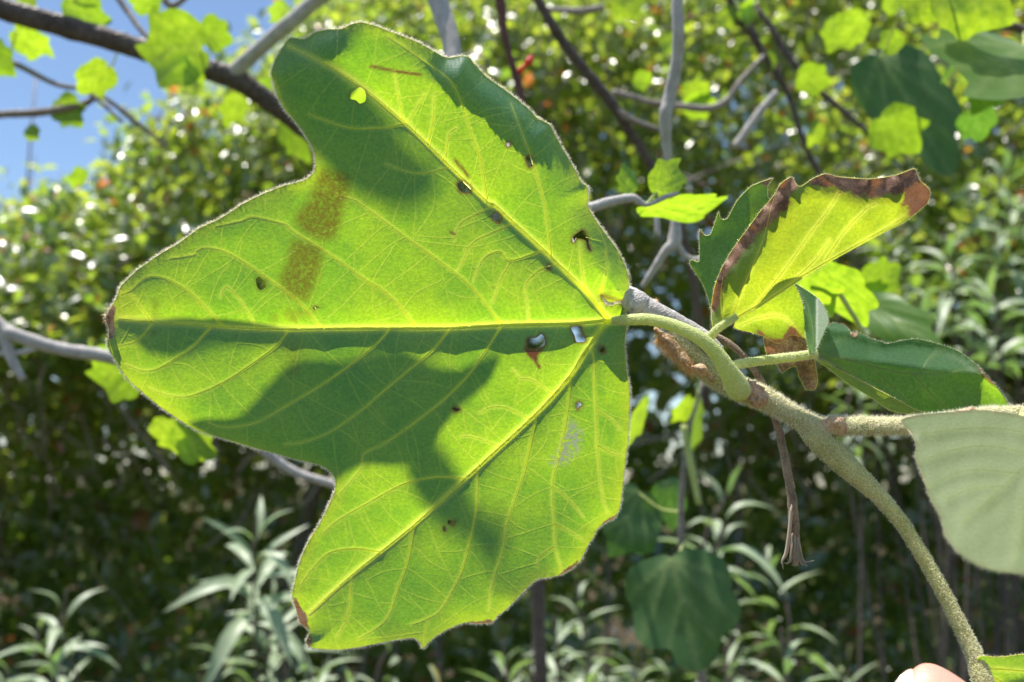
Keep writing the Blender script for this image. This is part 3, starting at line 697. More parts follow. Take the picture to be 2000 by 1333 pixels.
traced_leaf('underfold', FL, lambda P: .3625+0.008*np.clip((P[:, 0]-1592)/110, 0, 1)+0.0005*vnoise(P/30, 5, 2), M_BLADE_CURL, DARK, [], seed=4, hair=500)
ST = [(1582,692),(1574,655),(1570,610),(1562,580),(1546,552),(1572,566),(1600,586),(1614,610),(1618,628),(1608,652),(1596,680)]
traced_leaf('upright_lobe', ST, lambda P: .358+0.03*np.clip((690-P[:, 1])/140, 0, 1)-0.004*np.abs(P[:, 0]-1592)/25, M_BLADE_UP, DARK, [[(1586,690),(1588,650),(1578,600),(1560,566)]], seed=5, vr=1.0, vmat=M_VEIN_UP, ter=True, hair=700)
HB = [(1434,640),(1446,616),(1470,592),(1505,568),(1546,552),(1564,584),(1572,620),(1580,680),(1560,700),(1530,690),(1496,660),(1470,650)]
traced_leaf('rear_lobe', HB, lambda P: .380-0.012*np.clip((690-P[:, 1])/140, 0, 1)+.001*vnoise(P/30, 6, 2), M_BLADE_CURL, DARK, [[(1575,672),(1530,620),(1480,622),(1440,638)]], seed=6, vr=1.2, hair=700, dryf=lambda P: poly_field(P, [(1480,650),(1500,660),(1530,664),(1545,640),(1560,650),(1590,700),(1530,720)], 14))
HD = [(1492,660),(1520,672),(1545,655),(1576,664),(1590,700),(1597,745),(1590,762),(1574,760),(1560,735),(1556,716),(1540,720),(1528,728),(1516,712),(1500,700)]
traced_leaf('dead_lobe', HD, lambda P: .377+.0025*vnoise(P/14, 7, 3), M_BLADE_UP, DARK, [], seed=7, hair=300, dryf=lambda P: np.ones(len(P)), label='dead tan shrivelled lobe')
stem_part('petiole', [(1424,716,.356,9),(1460,709,.357,9),(1520,701,.359,9),(1570,695,.360,9),(1596,690,.360,8)], M_PETIOLE, 12, 6, 0.015, 8, 2200, 0.0006, parent=DARK)

# pale leaf close to the lens
FO = [(1760,822),(1790,812),(1850,806),(1920,802),(1990,812),(2080,840),(2150,930),(2140,1060),(2080,1130),(2000,1122),(1950,1116),(1910,1104),(1870,1078),(1846,1046),(1838,1010),(1820,980),(1808,950),(1800,925),(1786,892),(1790,872),(1780,850)]
FV = [[(2060,835),(2010,900),(1950,960),(1880,1020)], [(2020,888),(1930,872),(1860,880),(1800,900)], [(1990,925),(1910,918),(1860,928),(1815,950)], [(2010,900),(2000,1000),(1985,1090)], [(1960,950),(1900,955),(1850,975)], [(2040,855),(1960,838),(1880,838),(1800,848)]]
fv_s = [smooth_line(x, step=4) for x in FV]
def z_fore(P):
    P = np.asarray(P, float); y = np.clip((P[:, 1]-802)/320, 0, 1)
    d, _ = dist_pts(P, np.vstack(fv_s))
    return .318-0.075*y+.0012*vnoise(P/60, 4, 2)-0.0010*np.exp(-(d/15)**2)+0.0004*vnoise(P/14, 5, 2)
FORE = traced_leaf('leaf', FO, z_fore, M_BLADE_PALE, TW, FV, step=6, dryf=lambda P: 0.52*np.exp(-(dist_pts(P, closed_curve(FO, 6))[0]/4.0)**2), seed=8, vr=1.0, ter=False, vmat=M_BLADE_PALE, label='pale grey-green leaf underside with a toothed edge')
stem_part('petiole', [(1990,812,.351,9),(2030,822,.335,9),(2062,836,.315,7)], M_PETIOLE, 8, 5, 0.02, 12, parent=FORE)
# leaf held between the fingers at the end of the long petiole
BO = [(1904,1300),(1916,1282),(1950,1284),(2010,1278),(2090,1290),(2160,1360),(2150,1470),(2060,1540),(1980,1520),(1930,1440),(1908,1370)]
traced_leaf('leaf', BO, lambda P: .337-0.012*np.clip((1300-P[:, 1])/200, -1, 1)+.001*vnoise(P/40, 3, 2), M_BLADE, TW, [[(1915,1310),(1980,1350),(2060,1430)], [(1918,1305),(1990,1310),(2080,1320)], [(1916,1320),(1940,1400),(1980,1490)]], seed=9, step=7, label='green leaf at the end of the long petiole, held by the thumb')
# unseen leaves cut to shadow outlines, set sunward to shade the big leaf
def shade_leaf(poly, t, seed, parent, label=None, tilt=0.0):
    """a leaf standing distance t from the big leaf on the line to the sun"""
    P, T, oc, _ = sheet(poly, 9.0)
    q = at(P[:, 0], P[:, 1], leaf_z(P).clip(.33, .42)); c = q.mean(0)
    V = q+SUN*t+Fv*(0.004*vnoise(P/70, seed, 2))[:, None]
    V += SUN*(((P[:, 1]-P[:, 1].mean())*MPP*tilt)[:, None])
    z0 = np.zeros(len(P))
    return obj('leaf', V, T, M_BLADE_OCCLUDER, parent, True, {'vein': z0, 'stain': z0, 'rust': z0, 'dry': z0, 'yellow': z0, 'scar': z0})

# ------------------------------------------------------------------ generic leaves (length 1 along +Y, face +Z)
def palm_leaf_mesh(seed, mat=None):
    g = np.random.default_rng(seed)
    pts = [(0.0, 0.0), (-0.10, -0.06), (-0.30, -0.02), (-0.42, 0.14), (-0.46, 0.30), (-0.43, 0.38), (-0.44, 0.50), (-0.46, 0.62), (-0.38, 0.70), (-0.24, 0.74), (-0.15, 0.87), (0.0, 0.98), (0.15, 0.86), (0.24, 0.74), (0.37, 0.71), (0.47, 0.60), (0.43, 0.48), (0.44, 0.36), (0.47, 0.26), (0.40, 0.10), (0.28, -0.03), (0.10, -0.05)]
    pts = np.array(pts)+g.normal(size=(len(pts), 2))*0.025; pts[0] = 0
    P, T, oc, _ = sheet(pts*300, 13); P = P/300
    rib = np.zeros(len(P))
    for tip in ((0, .97), (-.40, .66), (.41, .64), (-.42, .28), (.43, .26), (-.2, .75), (.2, .75)):
        st = (0, 0) if abs(tip[0]) != .2 else (0, .35)
        d, k = dist_pts(P, np.linspace(st, tip, 60)); rib = np.maximum(rib, np.exp(-(d/.022)**2)*(1-.5*k/60))
    z = 0.10*P[:, 0]**2*g.choice([-1, 1.5])-0.16*(P[:, 1]-0.3)**2+0.035*vnoise(P*5, seed, 2)+0.05*np.abs(P[:, 0])
    m = mesh_data('palm_leaf', np.c_[P, z+0.012*rib], T[:, ::-1], attrs={'rib': rib}); m.materials.append(mat or M_PLANE); return m
def oval_leaf_mesh(name, mat, wid, curl, fold, seed, n=5, tipw=0.75):
    ys = np.linspace(0, 1, n); V = []; F = []
    for i, y in enumerate(ys):
        hw = wid*math.sin(math.pi*min(1, max(0.0, y))**tipw)+0.004
        z = -curl*(y-0.3)**2
        V += [(-hw, y, z+fold*hw), (0, y, z), (hw, y, z+fold*hw)]
        if i: a = 3*(i-1); b = 3*i; F += [(a, a+1, b+1, b), (a+1, a+2, b+2, b+1)]
    V = np.array(V); V[:, 0] += 0.06*np.sin(V[:, 1]*3+seed)*V[:, 1]
    m = mesh_data(name, V, F); m.materials.append(mat); return m
PALM = [palm_leaf_mesh(s) for s in (1, 2, 3, 4)]; PALM_SHADE = [palm_leaf_mesh(s, M_PLANE_SHADE) for s in (5, 6)]
HEDGE = [oval_leaf_mesh('hedge_leaf', M_HEDGE, 0.27+0.03*i, 0.25+0.1*i, 0.35, i) for i in range(3)]
LANCE = [oval_leaf_mesh('lance_leaf', M_LANCE, 0.085+0.012*i, 0.25+0.22*i, 0.45, i, 7, 0.85) for i in range(4)]
def frame(y, nrm):
    y = np.array(y, float); y /= np.linalg.norm(y)+1e-12
    z = np.array(nrm, float); z = z-y*(z@y)
    if np.linalg.norm(z) < 1e-4: z = np.cross(y, [1, 0.2, 0.1])
    z /= np.linalg.norm(z); x = np.cross(y, z); return x, y, z
def put_leaf(mesh, parent, base, y, nrm, size, name='leaf', wscale=1.0):
    x, yy, z = frame(y, nrm); b = np.asarray(base)-origin(parent)
    o = bpy.data.objects.new(name, mesh); col.objects.link(o); o.parent = parent
    o.matrix_basis = Matrix(((x[0]*size*wscale, yy[0]*size, z[0]*size, b[0]), (x[1]*size*wscale, yy[1]*size, z[1]*size, b[1]), (x[2]*size*wscale, yy[2]*size, z[2]*size, b[2]), (0, 0, 0, 1)))
    return o
def leaf_px(parent, u0, v0, u1, v1, d, k=0, dd=0.0, roll=0.0, tilt=0.0, w=1.0, stalk=None, shade_tone=False):
    """background plane leaf: stalk end at pixel (u0,v0), tip at (u1,v1)"""
    a = at(u0, v0, d); b = at(u1, v1, d+dd); y = b-a; L = np.linalg.norm(y); yn = y/L
    n = -Fv+0*Uv; s = np.cross(yn, n); s = -s if s@SUN > 0 else s; n = n*math.cos(roll)+s*math.sin(roll)
    o = put_leaf(PALM_SHADE[k % 2] if shade_tone else PALM[k % 4], parent, a, y, n, L, wscale=w)  # picks the leaf copy whose colour carries the shade
    if stalk is not None:
        c = at(*stalk); m = (a+c)/2-Uv*0.006
        v, f = tube(smooth_line(np.array([c, m, a+yn*L*0.03]), n=3), 0.0009, 5, False); obj('petiole', v, f, M_PETIOLE, parent)
    return o

# ------------------------------------------------------------------ bough with bright leaves in the sky corner
BG = empty('plane_tree_bough', at(540, 215, 0.95), 'dark forked bough with glowing lime leaves against blue sky', 'bough')
def br(pts, parent, mat, name='branch', n=9, sub=6, wob=0.04, seed=0):
    v, f = px_tube(pts, n, sub, wob, seed); return obj(name, v, f, mat, parent)
br([(-160,-60,.86,24),(0,15,.88,22),(120,50,.9,22),(240,85,.92,21),(330,115,.93,20),(450,150,.95,22),(500,180,.96,21),(560,225,.97,19),(650,300,.99,17),(760,420,1.02,15),(900,600,1.06,13),(1000,800,1.1,12),(1040,1000,1.14,12),(1060,1400,1.2,14)], BG, M_BARK, seed=1)
br([(450,150,.95,17),(490,110,.94,15),(560,50,.92,15),(620,0,.91,15),(700,-70,.88,14),(800,-200,.84,13),(830,-420,.82,12),(850,-900,.80,10),(840,-1300,.79,8)], BG, M_GREY, seed=2)
br([(-80,235,1.0,7),(0,224,1.0,8),(80,220,1.0,8),(160,205,1.0,7),(200,190,1.0,4),(260,235,1.02,5),(330,290,1.04,3)], BG, M_TWIG, seed=3)
br([(190,-60,.94,7),(240,10,.94,6),(280,65,.93,5),(330,110,.93,4)], BG, M_TWIG, seed=4)
br([(-40,90,.98,6),(40,130,.98,6),(110,165,.98,5),(170,180,.99,4),(240,240,1.0,3)], BG, M_TWIG, seed=5)
br([(300,-50,.97,8),(330,10,.97,7),(370,-10,.97,5),(420,-60,.97,4)], BG, M_TWIG, seed=6)
for a in ((395,95,258,95,.86,0,.02,.3,0,1.0,(410,130,.93)), (360,110,400,178,.87,1,.02,.9,0,.8,None), (395,55,455,85,.93,2,0,.4,0,1.1,(450,150,.95)), (140,-5,205,92,.90,3,.03,-.7,0,.85,(180,-30,.92)), (30,60,105,115,.97,0,.02,.5,0,.9,(20,100,.98)),
          (-30,90,30,150,.95,1,0,.3,0,.9,None), (210,130,150,185,.96,2,0,.6,0,.9,(230,100,.93)), (115,195,160,250,1.0,3,0,.2,0,1.0,(120,210,1.0)), (55,250,75,275,1.0,1,0,.2,0,1.2,None), (260,10,320,-15,.95,2,0,.5,0,1,None),
          (560,10,525,45,.94,0,0,.5,0,.9,(570,40,.92)), (40,-25,70,20,.9,1,0,.3,0,1,None), (560,230,600,320,1.0,3,0,.6,0,.8,None), (500,190,530,150,1.0,2,0,.8,0,.8,None), (160,330,140,370,1.1,2,0,.8,0,.8,None), (470,185,440,250,1.03,1,0,.6,0,.8,None)):
    u0, v0, u1, v1, d, k, dd, roll, tilt, wd, stalk = a
    leaf_px(BG, u0, v0, u1, v1, d, k, dd, roll, tilt, wd, stalk)
# added overhead leaves out of view, shaped to cast shadows on the big leaf
shade_leaf([(690,664),(735,650),(800,642),(880,640),(972,642),(945,712),(890,780),(820,845),(750,890),(700,918),(650,940),(600,930),(520,905),(430,875),(370,840),(400,822),(470,812),(540,782),(600,735),(650,695)], 0.21, 2, BG)
shade_leaf([(262,662),(330,652),(440,650),(600,650),(575,690),(520,712),(450,728),(400,738),(350,742),(305,722),(278,696)], 0.20, 3, BG)
shade_leaf([(520,120),(560,60),(640,110),(700,170),(760,230),(830,290),(870,345),(830,420),(770,440),(700,390),(640,330),(600,300),(545,220)], 0.62, 4, BG)
shade_leaf([(790,880),(850,860),(900,920),(945,960),(990,1020),(1010,1090),(985,1160),(960,1150),(940,1080),(900,1030),(840,990),(800,940)], 0.74, 5, BG)

leaf_px(BG, 630, 120, 780, 250, .86, 0, .08, .3, 0, 1.0)
# ------------------------------------------------------------------ twigs hanging in the upper middle
T1 = empty('bare_twig', at(1310, 480, 0.62), 'pale grey knotted twig hanging straight down beside the scorched leaf', 'twig')
br([(1330,-80,.60,10),(1322,0,.60,11),(1325,60,.60,12),(1322,120,.605,12),(1308,190,.61,13),(1300,225,.61,13),(1303,290,.615,9),(1310,340,.62,8),(1318,410,.62,8),(1318,470,.62,14),(1300,490,.62,9),(1275,530,.625,7),(1255,560,.63,5)], T1, M_GREY, 'stem', seed=7)
br([(1318,470,.62,7),(1345,505,.62,6),(1385,505,.62,6)], T1, M_GREY, 'side_twig', seed=8)
br([(1285,460,.65,6),(1284,400,.65,5),(1300,380,.64,5)], T1, M_GREY, 'side_twig', seed=9)
T2 = empty('bare_twig', at(1300, 400, 0.5), 'thin twig with a small lobed yellow leaf and a long lime leaf', 'twig')
br([(1150,408,.52,11),(1190,395,.52,10),(1235,388,.52,9),(1262,400,.52,5),(1300,385,.52,5),(1325,378,.52,4)], T2, M_GREY, 'stem', seed=10)
leaf_px(T2, 1283, 375, 1330, 308, .52, 0, 0, .2, 0, 0.95); leaf_px(T2, 1262, 402, 1432, 400, .53, 2, .03, 1.05, 0, .42); leaf_px(T2, 1232, 378, 1215, 318, .54, 1, 0, .5, 0, .75)
br([(1262,402,.52,4),(1283,375,.52,3)], T2, M_PETIOLE, 'petiole', seed=11)
T3 = empty('bare_twig', at(1230, 250, 0.9), 'dark brown slanting twig passing behind the top of the big leaf', 'twig')
br([(1010,-60,.85,9),(1050,0,.86,9),(1085,60,.87,10),(1120,110,.88,10),(1160,160,.89,11),(1200,210,.9,11),(1235,265,.91,9),(1290,360,.93,8),(1350,520,.97,8),(1380,800,1.05,8)], T3, M_BARK, 'stem', seed=12)
br([(1190,205,.9,7),(1235,235,.9,6),(1290,255,.91,5)], T3, M_TWIG, 'side_twig', seed=13)
T4 = empty('bare_twig', at(1010, 180, 0.8), 'thin reddish brown upright twig with a red withered leaf', 'twig')
br([(965,-50,.8,9),(978,10,.8,10),(984,60,.8,7),(998,120,.8,7),(1015,175,.8,8),(1025,230,.8,7),(1060,330,.82,6),(1100,600,.9,6)], T4, M_RED, 'stem', seed=14)
scrap([(1010,140),(1030,115),(1042,108),(1036,125),(1018,146)], .8, T4, mat_fuzz('red_leaf', (0.35, 0.05, 0.03), (0.6, 0.06, 0.02)), 'small withered red leaf', 'withered_leaf', .004)
T5 = empty('bare_twig', at(1560, 230, 1.1), 'dark branching twig with lime leaves above the scorched leaf', 'twig')
br([(1395,-60,1.05,6),(1425,0,1.05,7),(1440,40,1.06,8),(1462,55,1.06,9),(1490,105,1.07,8),(1520,150,1.08,7),(1545,200,1.09,6),(1570,280,1.1,6),(1620,380,1.12,5)], T5, M_BARK, 'stem', seed=15)
br([(1400,-30,1.25,5),(1480,20,1.2,5),(1520,80,1.2,7),(1570,150,1.2,7),(1650,220,1.2,6),(1730,290,1.2,5)], T5, M_BARK, 'side_twig', seed=16)
for a in ((1455,5,1460,55,1.05,0,0,.4,0,.8), (1470,0,1440,40,1.05,1,0,.8,0,.7), (1410,20,1435,55,1.05,2,0,.4,0,1), (1500,100,1510,140,1.07,3,0,.7,0,.7), (1640,40,1620,105,1.0,1,0,.5,0,1.1), (1560,150,1625,165,1.0,2,0,.4,0,1), (1380,190,1330,165,1.1,3,0,.5,0,1), (1340,205,1405,205,1.1,0,0,.7,0,1), (1600,240,1580,290,1.0,2,0,.6,0,.9), (1240,150,1278,165,1.1,0,0,.4,0,1), (1215,-20,1245,40,1.0,1,0,.3,0,1.1), (1300,70,1320,110,1.2,2,0,.3,0,1)):
    leaf_px(T5, *a)
T6 = empty('bare_twig', at(1470, 240, 0.95), 'short straight grey stick standing free against the hedge foliage', 'twig')
br([(1436,288,.95,8),(1462,250,.95,8),(1490,212,.95,8),(1517,180,.95,6)], T6, M_GREY, 'stem', seed=17)
T7 = empty('bare_twig', at(1330, 205, 1.0), 'horizontal sagging pale twig crossing behind the knotted grey twig', 'twig')
br([(1195,180,1.0,6),(1235,190,1.0,6),(1270,200,1.0,6),(1330,208,1.0,7),(1385,212,1.0,7),(1420,195,1.0,6),(1445,160,1.0,5),(1490,110,1.02,4)], T7, M_TWIG, 'stem', seed=18)
br([(1180,15,1.1,6),(1130,22,1.1,7),(1070,18,1.1,5)], T7, M_TWIG, 'side_twig', seed=19)
# left branch, low branch
T8 = empty('bare_twig', at(60, 660, 0.75), 'grey forked branch running towards the tip of the big leaf with one lime leaf', 'branch')
br([(-60,580,.74,15),(0,640,.75,15),(30,655,.75,14),(110,680,.76,13),(200,695,.77,13),(260,715,.78,12),(400,790,.8,11),(520,885,.82,10),(580,925,.83,9),(650,948,.84,8),(760,1010,.88,8)], T8, M_GREY, 'stem', seed=20)
br([(5,640,.75,12),(22,700,.75,10),(45,742,.75,7)], T8, M_GREY, 'side_twig', seed=21)
br([(-40,690,.75,6),(30,690,.75,6),(70,680,.755,6)], T8, M_GREY, 'side_twig', seed=22)
leaf_px(T8, 265, 720, 162, 735, .80, 0, .02, .35, 0, 1.0, (262,715,.78))
leaf_px(T8, 330, 820, 365, 905, .80, 3, .02, -.5, 0, 1.2); leaf_px(T8, 345, 835, 420, 900, .79, 2, .0, .3, 0, 1.0)

# big leaves hanging at the upper right
UR = empty('plane_tree_bough', at(1880, 60, 0.8), 'bough with large drooping leaves and bright lime leaf tips, above the scorched leaf tip', 'bough')
br([(1560,-180,.85,12),(1700,-90,.83,11),(1800,-40,.8,10),(1900,20,.78,9),(2000,60,.78,8),(2120,100,.78,7)], UR, M_BARK, seed=23)
for a in ((1715,110,1868,345,.95,0,-.045,.15,0,.6,(1760,20,.8)), (1840,-40,1985,45,.70,1,0,.2,0,1.0,(1820,-30,.79)), (1780,-20,1830,45,.75,2,0,.5,0,1.0,None), (1900,60,1850,160,.8,3,.05,.9,0,1.0,(1900,20,.78)), (2000,90,1900,175,.72,0,-.06,-.6,0,1.1,(2000,60,.78)), (1960,150,1900,230,.78,1,.03,.5,0,1,None), (1900,215,1920,280,.85,2,.02,.4,0,1,None),
          (1720,230,1800,300,.85,3,.0,.4,0,1,None), (1690,40,1620,80,.95,1,0,.4,0,1,None), (1755,95,1720,60,.9,2,0,.5,0,1,None), (1730,20,1760,-20,.95,0,0,.5,0,1,None)):
    u0, v0, u1, v1, d, k, dd, roll, tilt, wd, stalk = a
    leaf_px(UR, u0, v0, u1, v1, d, k, dd, roll, tilt, wd, stalk, shade_tone=(u0 in (1715, 1900)))
# leaves behind the dark drooping leaf
MR = empty('plane_tree_sprig', at(1620, 560, 0.55), 'blurred sprig of green leaves behind the dark drooping leaf', 'sprig')
br([(1560,470,.56,5),(1600,520,.56,5),(1650,590,.57,5),(1700,680,.58,5),(1740,800,.6,5)], MR, M_PETIOLE, 'stem', seed=24)
for a in ((1545,535,1630,625,.55,0,.02,.5,0,.8), (1600,520,1690,650,.57,1,.03,1.0,0,.7), (1690,560,1765,520,.8,2,0,.3,0,1), (1680,575,1740,560,.8,3,0,.5,0,.8), (1690,590,1850,690,.75,1,-.05,.2,0,.5), (1660,660,1690,690,.6,3,0,.4,0,1)):
    leaf_px(MR, *a)
# sapling with big dark leaves low behind the twig
LS = empty('plane_tree_sapling', np.array([at(1330, 1100, .8)[0], at(1330, 1100, .8)[1], 0.0]), 'sapling with large shaded dark green leaves beneath the twig', 'sapling')
br([(1420,2600,.92,12),(1410,1900,.88,10),(1380,1400,.86,8),(1340,1180,.84,7),(1330,1000,.83,6),(1345,850,.82,5),(1375,740,.82,4)], LS, M_TWIG, 'stem', seed=25)
for a in ((1310,1090,1370,1320,.80,0,-.030,.05,0,1.05,(1335,1060,.83)), (1250,960,1190,1090,.84,1,-.02,.1,0,1.1,(1330,1000,.83)), (1300,940,1320,1040,.86,2,0,.5,0,.9,None), (1345,880,1375,735,.82,3,.02,1.1,0,.6,None), (1260,780,1225,880,.75,1,0,1.0,0,.8,None), (1350,780,1310,830,.82,0,0,.6,0,.8,None)):
    u0, v0, u1, v1, d, k, dd, roll, tilt, wd, stalk = a
    leaf_px(LS, u0, v0, u1, v1, d, k, dd, roll, tilt, wd, stalk, shade_tone=(u0 in (1310, 1250, 1300)))
br([(1335,830,.81,6),(1348,900,.81,7),(1365,985,.81,6)], LS, M_PETIOLE, 'petiole', seed=26)

# ------------------------------------------------------------------ hedge of small glossy leaves
SKY_U = [-600, 0, 150, 240, 330, 430, 520, 580, 700, 900, 1300, 2600]
SKY_V = [560, 470, 425, 350, 285, 235, 130, 30, -40, -160, -260, -300]
def hedge():
    g = np.random.default_rng(11)
    N = 16800
    z = 0.55+g.random(N*2)*3.2
    yf = 1.95+np.clip(z-1.85, 0, 9)*0.75+np.clip((1.85-z)*2.2, 0, 0.7)
    y = yf+np.where(z > 1.85, 0.80, 0.30)*g.random(N*2)**1.5+0.06*g.normal(size=N*2)
    x = (g.random(N*2)*2-1)*(y*0.86+0.05)
    y = y+0.22*vnoise(np.stack([x*3.2, z*3.2], 1), 21, 2)
    P = np.stack([x, y, z], 1); u, v, d = to_px(P)
    vs = np.interp(u, SKY_U, SKY_V)+55*vnoise(np.stack([u/120, d], 1), 5, 2)+g.normal(size=len(u))*30
    dens = vnoise(P*2.6, 31, 3)
    ok = (v > vs) & (dens+0.55*g.random(len(u)) > -0.34) & ((z > 1.75) | (g.random(len(u)) < 0.45))
    # darker gap in the far right corner of the hedge
    ok &= ~((u > 1880) & (v > 60) & (v < 330) & (g.random(len(u)) < .7))
    P = P[ok][:N]
    centers = np.array([-1.45, -0.55, 0.25, 1.0, 1.85]); own = np.abs(P[:, 0][:, None]-centers[None]-0.12*np.sin(P[:, 2]*3)[:, None]).argmin(1)
    labels = ['small-leaved shrub whose top stands lowest against the blue sky', 'glossy small-leaved shrub between the blue sky and the big leaf tip', 'glossy small-leaved shrub behind the lobes of the big leaf', 'small-leaved shrub behind the knotted twig and scorched leaf', 'small-leaved shrub beside the dark hollow past the drooping leaves']
    roots = []
    for i, cx in enumerate(centers):
        roots.append(empty('hedge_shrub', (cx, 2.35, 0.0), labels[i], 'shrub', 'small-leaved shrubs of the hedge'))
        for j in range(3):
            px_ = cx+g.normal()*0.14; top = 1.3+g.random()*1.1
            L = np.array([(cx+g.normal()*0.08, 2.35, -0.05), (px_, 2.4, 0.6), (px_+g.normal()*0.15, 2.45+g.random()*.15, 1.2), (px_+g.normal()*0.3, 2.6+g.random()*.5, top+.4)])
            v, f = tube(smooth_line(L, n=6), np.linspace(0.008, 0.003, 19), 7, True, .05, j); obj('stem', v, f, M_BARK, roots[i])
    # clusters of leaves on short shoots
    def unit(q): return q/(np.linalg.norm(q, axis=-1)[..., None]+1e-9)
    n = len(P); K = 9
    ax = unit(np.stack([g.normal(size=n)*0.6, -0.5+g.normal(size=n)*0.5, 0.75+g.normal(size=n)*0.5], 1)); L = g.uniform(0.06, 0.15, n)
    pick = np.where(g.random(n) < 0.25)[0]
    shoots = [[(P[k]-ax[k]*L[k]*1.6, P[k]+ax[k]*L[k]) for k in pick if own[k] == o] for o in range(len(centers))]
    t = (np.arange(K)/K*1.4-0.5)[None, :, None]
    B = (P[:, None]+ax[:, None]*L[:, None, None]*t+g.normal(size=(n, K, 3))*.006).reshape(-1, 3)
    axk = np.repeat(ax, K, 0); Y = unit(np.cross(axk, g.normal(size=axk.shape)))*.85+axk*.5+np.array([0, 0, .1])
    Nn = axk*.8+np.array([0, 0, .7])+g.normal(size=axk.shape)*.55; S = g.uniform(.026, .048, len(B)); O = np.repeat(own, K)
    # deeper, larger leaves inside the hedge
    m = 34000
    z2 = .5+g.random(m*2)**.75*3.3; y2 = 2.70+np.clip(z2-1.85, 0, 9)*.75+g.random(m*2)*np.where(z2 > 1.85, .9, .3); x2 = (g.random(m*2)*2-1)*(y2*1.1+.1)
    u2, v2, _ = to_px(np.stack([x2, y2, z2], 1)); ok = v2 > np.interp(u2, SKY_U, SKY_V)+60+40*g.random(m*2)
    B2 = np.stack([x2, y2, z2], 1)[ok][:m]; Y2 = g.normal(size=B2.shape); N2 = g.normal(size=B2.shape)*.7+np.array([0, -.6, .5])
    O2 = np.abs(B2[:, 0][:, None]-centers[None]).argmin(1)
    B = np.vstack([B, B2]); Y = np.vstack([Y, Y2]); Nn = np.vstack([Nn, N2]); S = np.r_[S, g.uniform(.06, .095, len(B2))]; O = np.r_[O, O2]
    deep = np.r_[np.zeros(len(own)*K), np.ones(len(B2))]
    u, v, d = to_px(B)
    inf = (u > 0) & (u < 2000) & (v > 0) & (v < 1333)
    score = S/d*inf*(1-deep)
    for i in range(len(centers)):
        idx = np.where(O == i)[0]; top = idx[np.argsort(-score[idx])][:230]; top = [k for k in top if inf[k]]
        for k in top: put_leaf(HEDGE[k % 3], roots[i], B[k], Y[k], Nn[k], S[k])
        rest = np.setdiff1d(idx, top)
        y = Y[rest]/np.linalg.norm(Y[rest], axis=1)[:, None]; n = Nn[rest]-y*(Nn[rest]*y).sum(1)[:, None]; n /= np.linalg.norm(n, axis=1)[:, None]; x = np.cross(y, n)
        tpl = np.array([(0, 0, 0), (-.2, .25, .06), (0, .3, -.01), (.2, .25, .06), (-.24, .6, .04), (0, .62, -.04), (.24, .6, .04), (0, 1, -.14)])
        tf = np.array([(0, 2, 1), (0, 3, 2), (1, 2, 5), (1, 5, 4), (2, 3, 6), (2, 6, 5), (4, 5, 7), (5, 6, 7)])
        s = S[rest][:, None, None]
        V = B[rest][:, None]+s*(tpl[None, :, 0:1]*x[:, None]+tpl[None, :, 1:2]*y[:, None]+tpl[None, :, 2:3]*n[:, None])
        F = (np.arange(len(rest))[:, None, None]*8+tf[None]).reshape(-1, 3)
        rnd = np.repeat(g.random(len(rest)), 8)
        obj('foliage', V.reshape(-1, 3), F, M_HEDGES, roots[i], True, {'rnd': rnd}, kind='stuff')
        if shoots[i]:
            vf = [tube(np.array([a, (a+b)/2+g.normal(size=3)*.006, b]), (0.003, 0.0024, 0.0013), 4, False) for a, b in shoots[i]]
            v_, f_ = join(vf); obj('shoots', v_, f_, M_TWIG, roots[i], kind='stuff')
hedge()

# ------------------------------------------------------------------ lance-leaved bushes in front of the hedge
def lance_bush(label, heads, seed):
    g = np.random.default_rng(seed)
    heads = list(heads)
    for h in heads[:]:                                  # weaker side shoots around each head
        for _ in range(2): heads.append((h[0]+g.normal()*75, h[1]+25+abs(g.normal())*60, h[2]+g.uniform(.08, .4), int(g.integers(7, 11)), h[4]*g.uniform(.55, .85)))
    hp = np.array([at(*h[:3]) for h in heads]); c = hp.mean(0)
    root = empty('lance_leaved_bush', (c[0], c[1]+0.05, 0.0), label, 'bush', 'lance-leaved bushes at the foot of the hedge')
    b0 = np.array([c[0], c[1]+0.05, -0.03])
    for h, p in zip(heads, hp):
        lean = np.array([g.normal()*0.22, -0.10+g.normal()*0.2, 1.0]); lean /= np.linalg.norm(lean)
        L = np.array([b0+g.normal(size=3)*(.03, .03, 0), (b0*0.55+p*0.45)+g.normal(size=3)*.04+np.array([(p-b0)[0]*.2, 0, 0]), p-lean*0.16, p, p+lean*0.03])
        v, f = tube(smooth_line(L, n=6), np.linspace(0.0035, 0.0015, 25), 6, True, .03, seed); obj('stem', v, f, M_BARK, root)
        n = h[3]; a0 = g.random()*6.28; size = h[4]
        x = np.cross(lean, [0, 1, 0.1]); x /= np.linalg.norm(x); yv = np.cross(lean, x)
        for k in range(n):
            t = k/(n-1); a = a0+k*2.4; el = RAD(-4+58*t**2.0+g.normal()*9)
            rad = x*math.cos(a)+yv*math.sin(a); d = rad*math.cos(el)+lean*math.sin(el)
            nn = lean*math.cos(el)-rad*math.sin(el)+g.normal(size=3)*.15
            put_leaf(LANCE[int(g.integers(0, 4))], root, p-lean*0.15*(1-t)+rad*.003, d, nn, 1.08*size*(1.08-.5*t**2)*g.uniform(.75, 1.12), wscale=.8)
lance_bush('lance-leaved bush with upright pale tips below the lower edge of the big leaf', [(500,1040,1.35,17,.105),(535,1190,1.45,13,.10),(600,1310,1.35,14,.10),(690,1345,1.5,12,.09)], 3)
lance_bush('lance-leaved bush growing alone in the dark corner, far from the leaf tip', [(125,1190,1.5,11,.095),(105,1290,1.45,12,.095),(10,1345,1.5,11,.09),(-70,1190,1.6,11,.09)], 4)
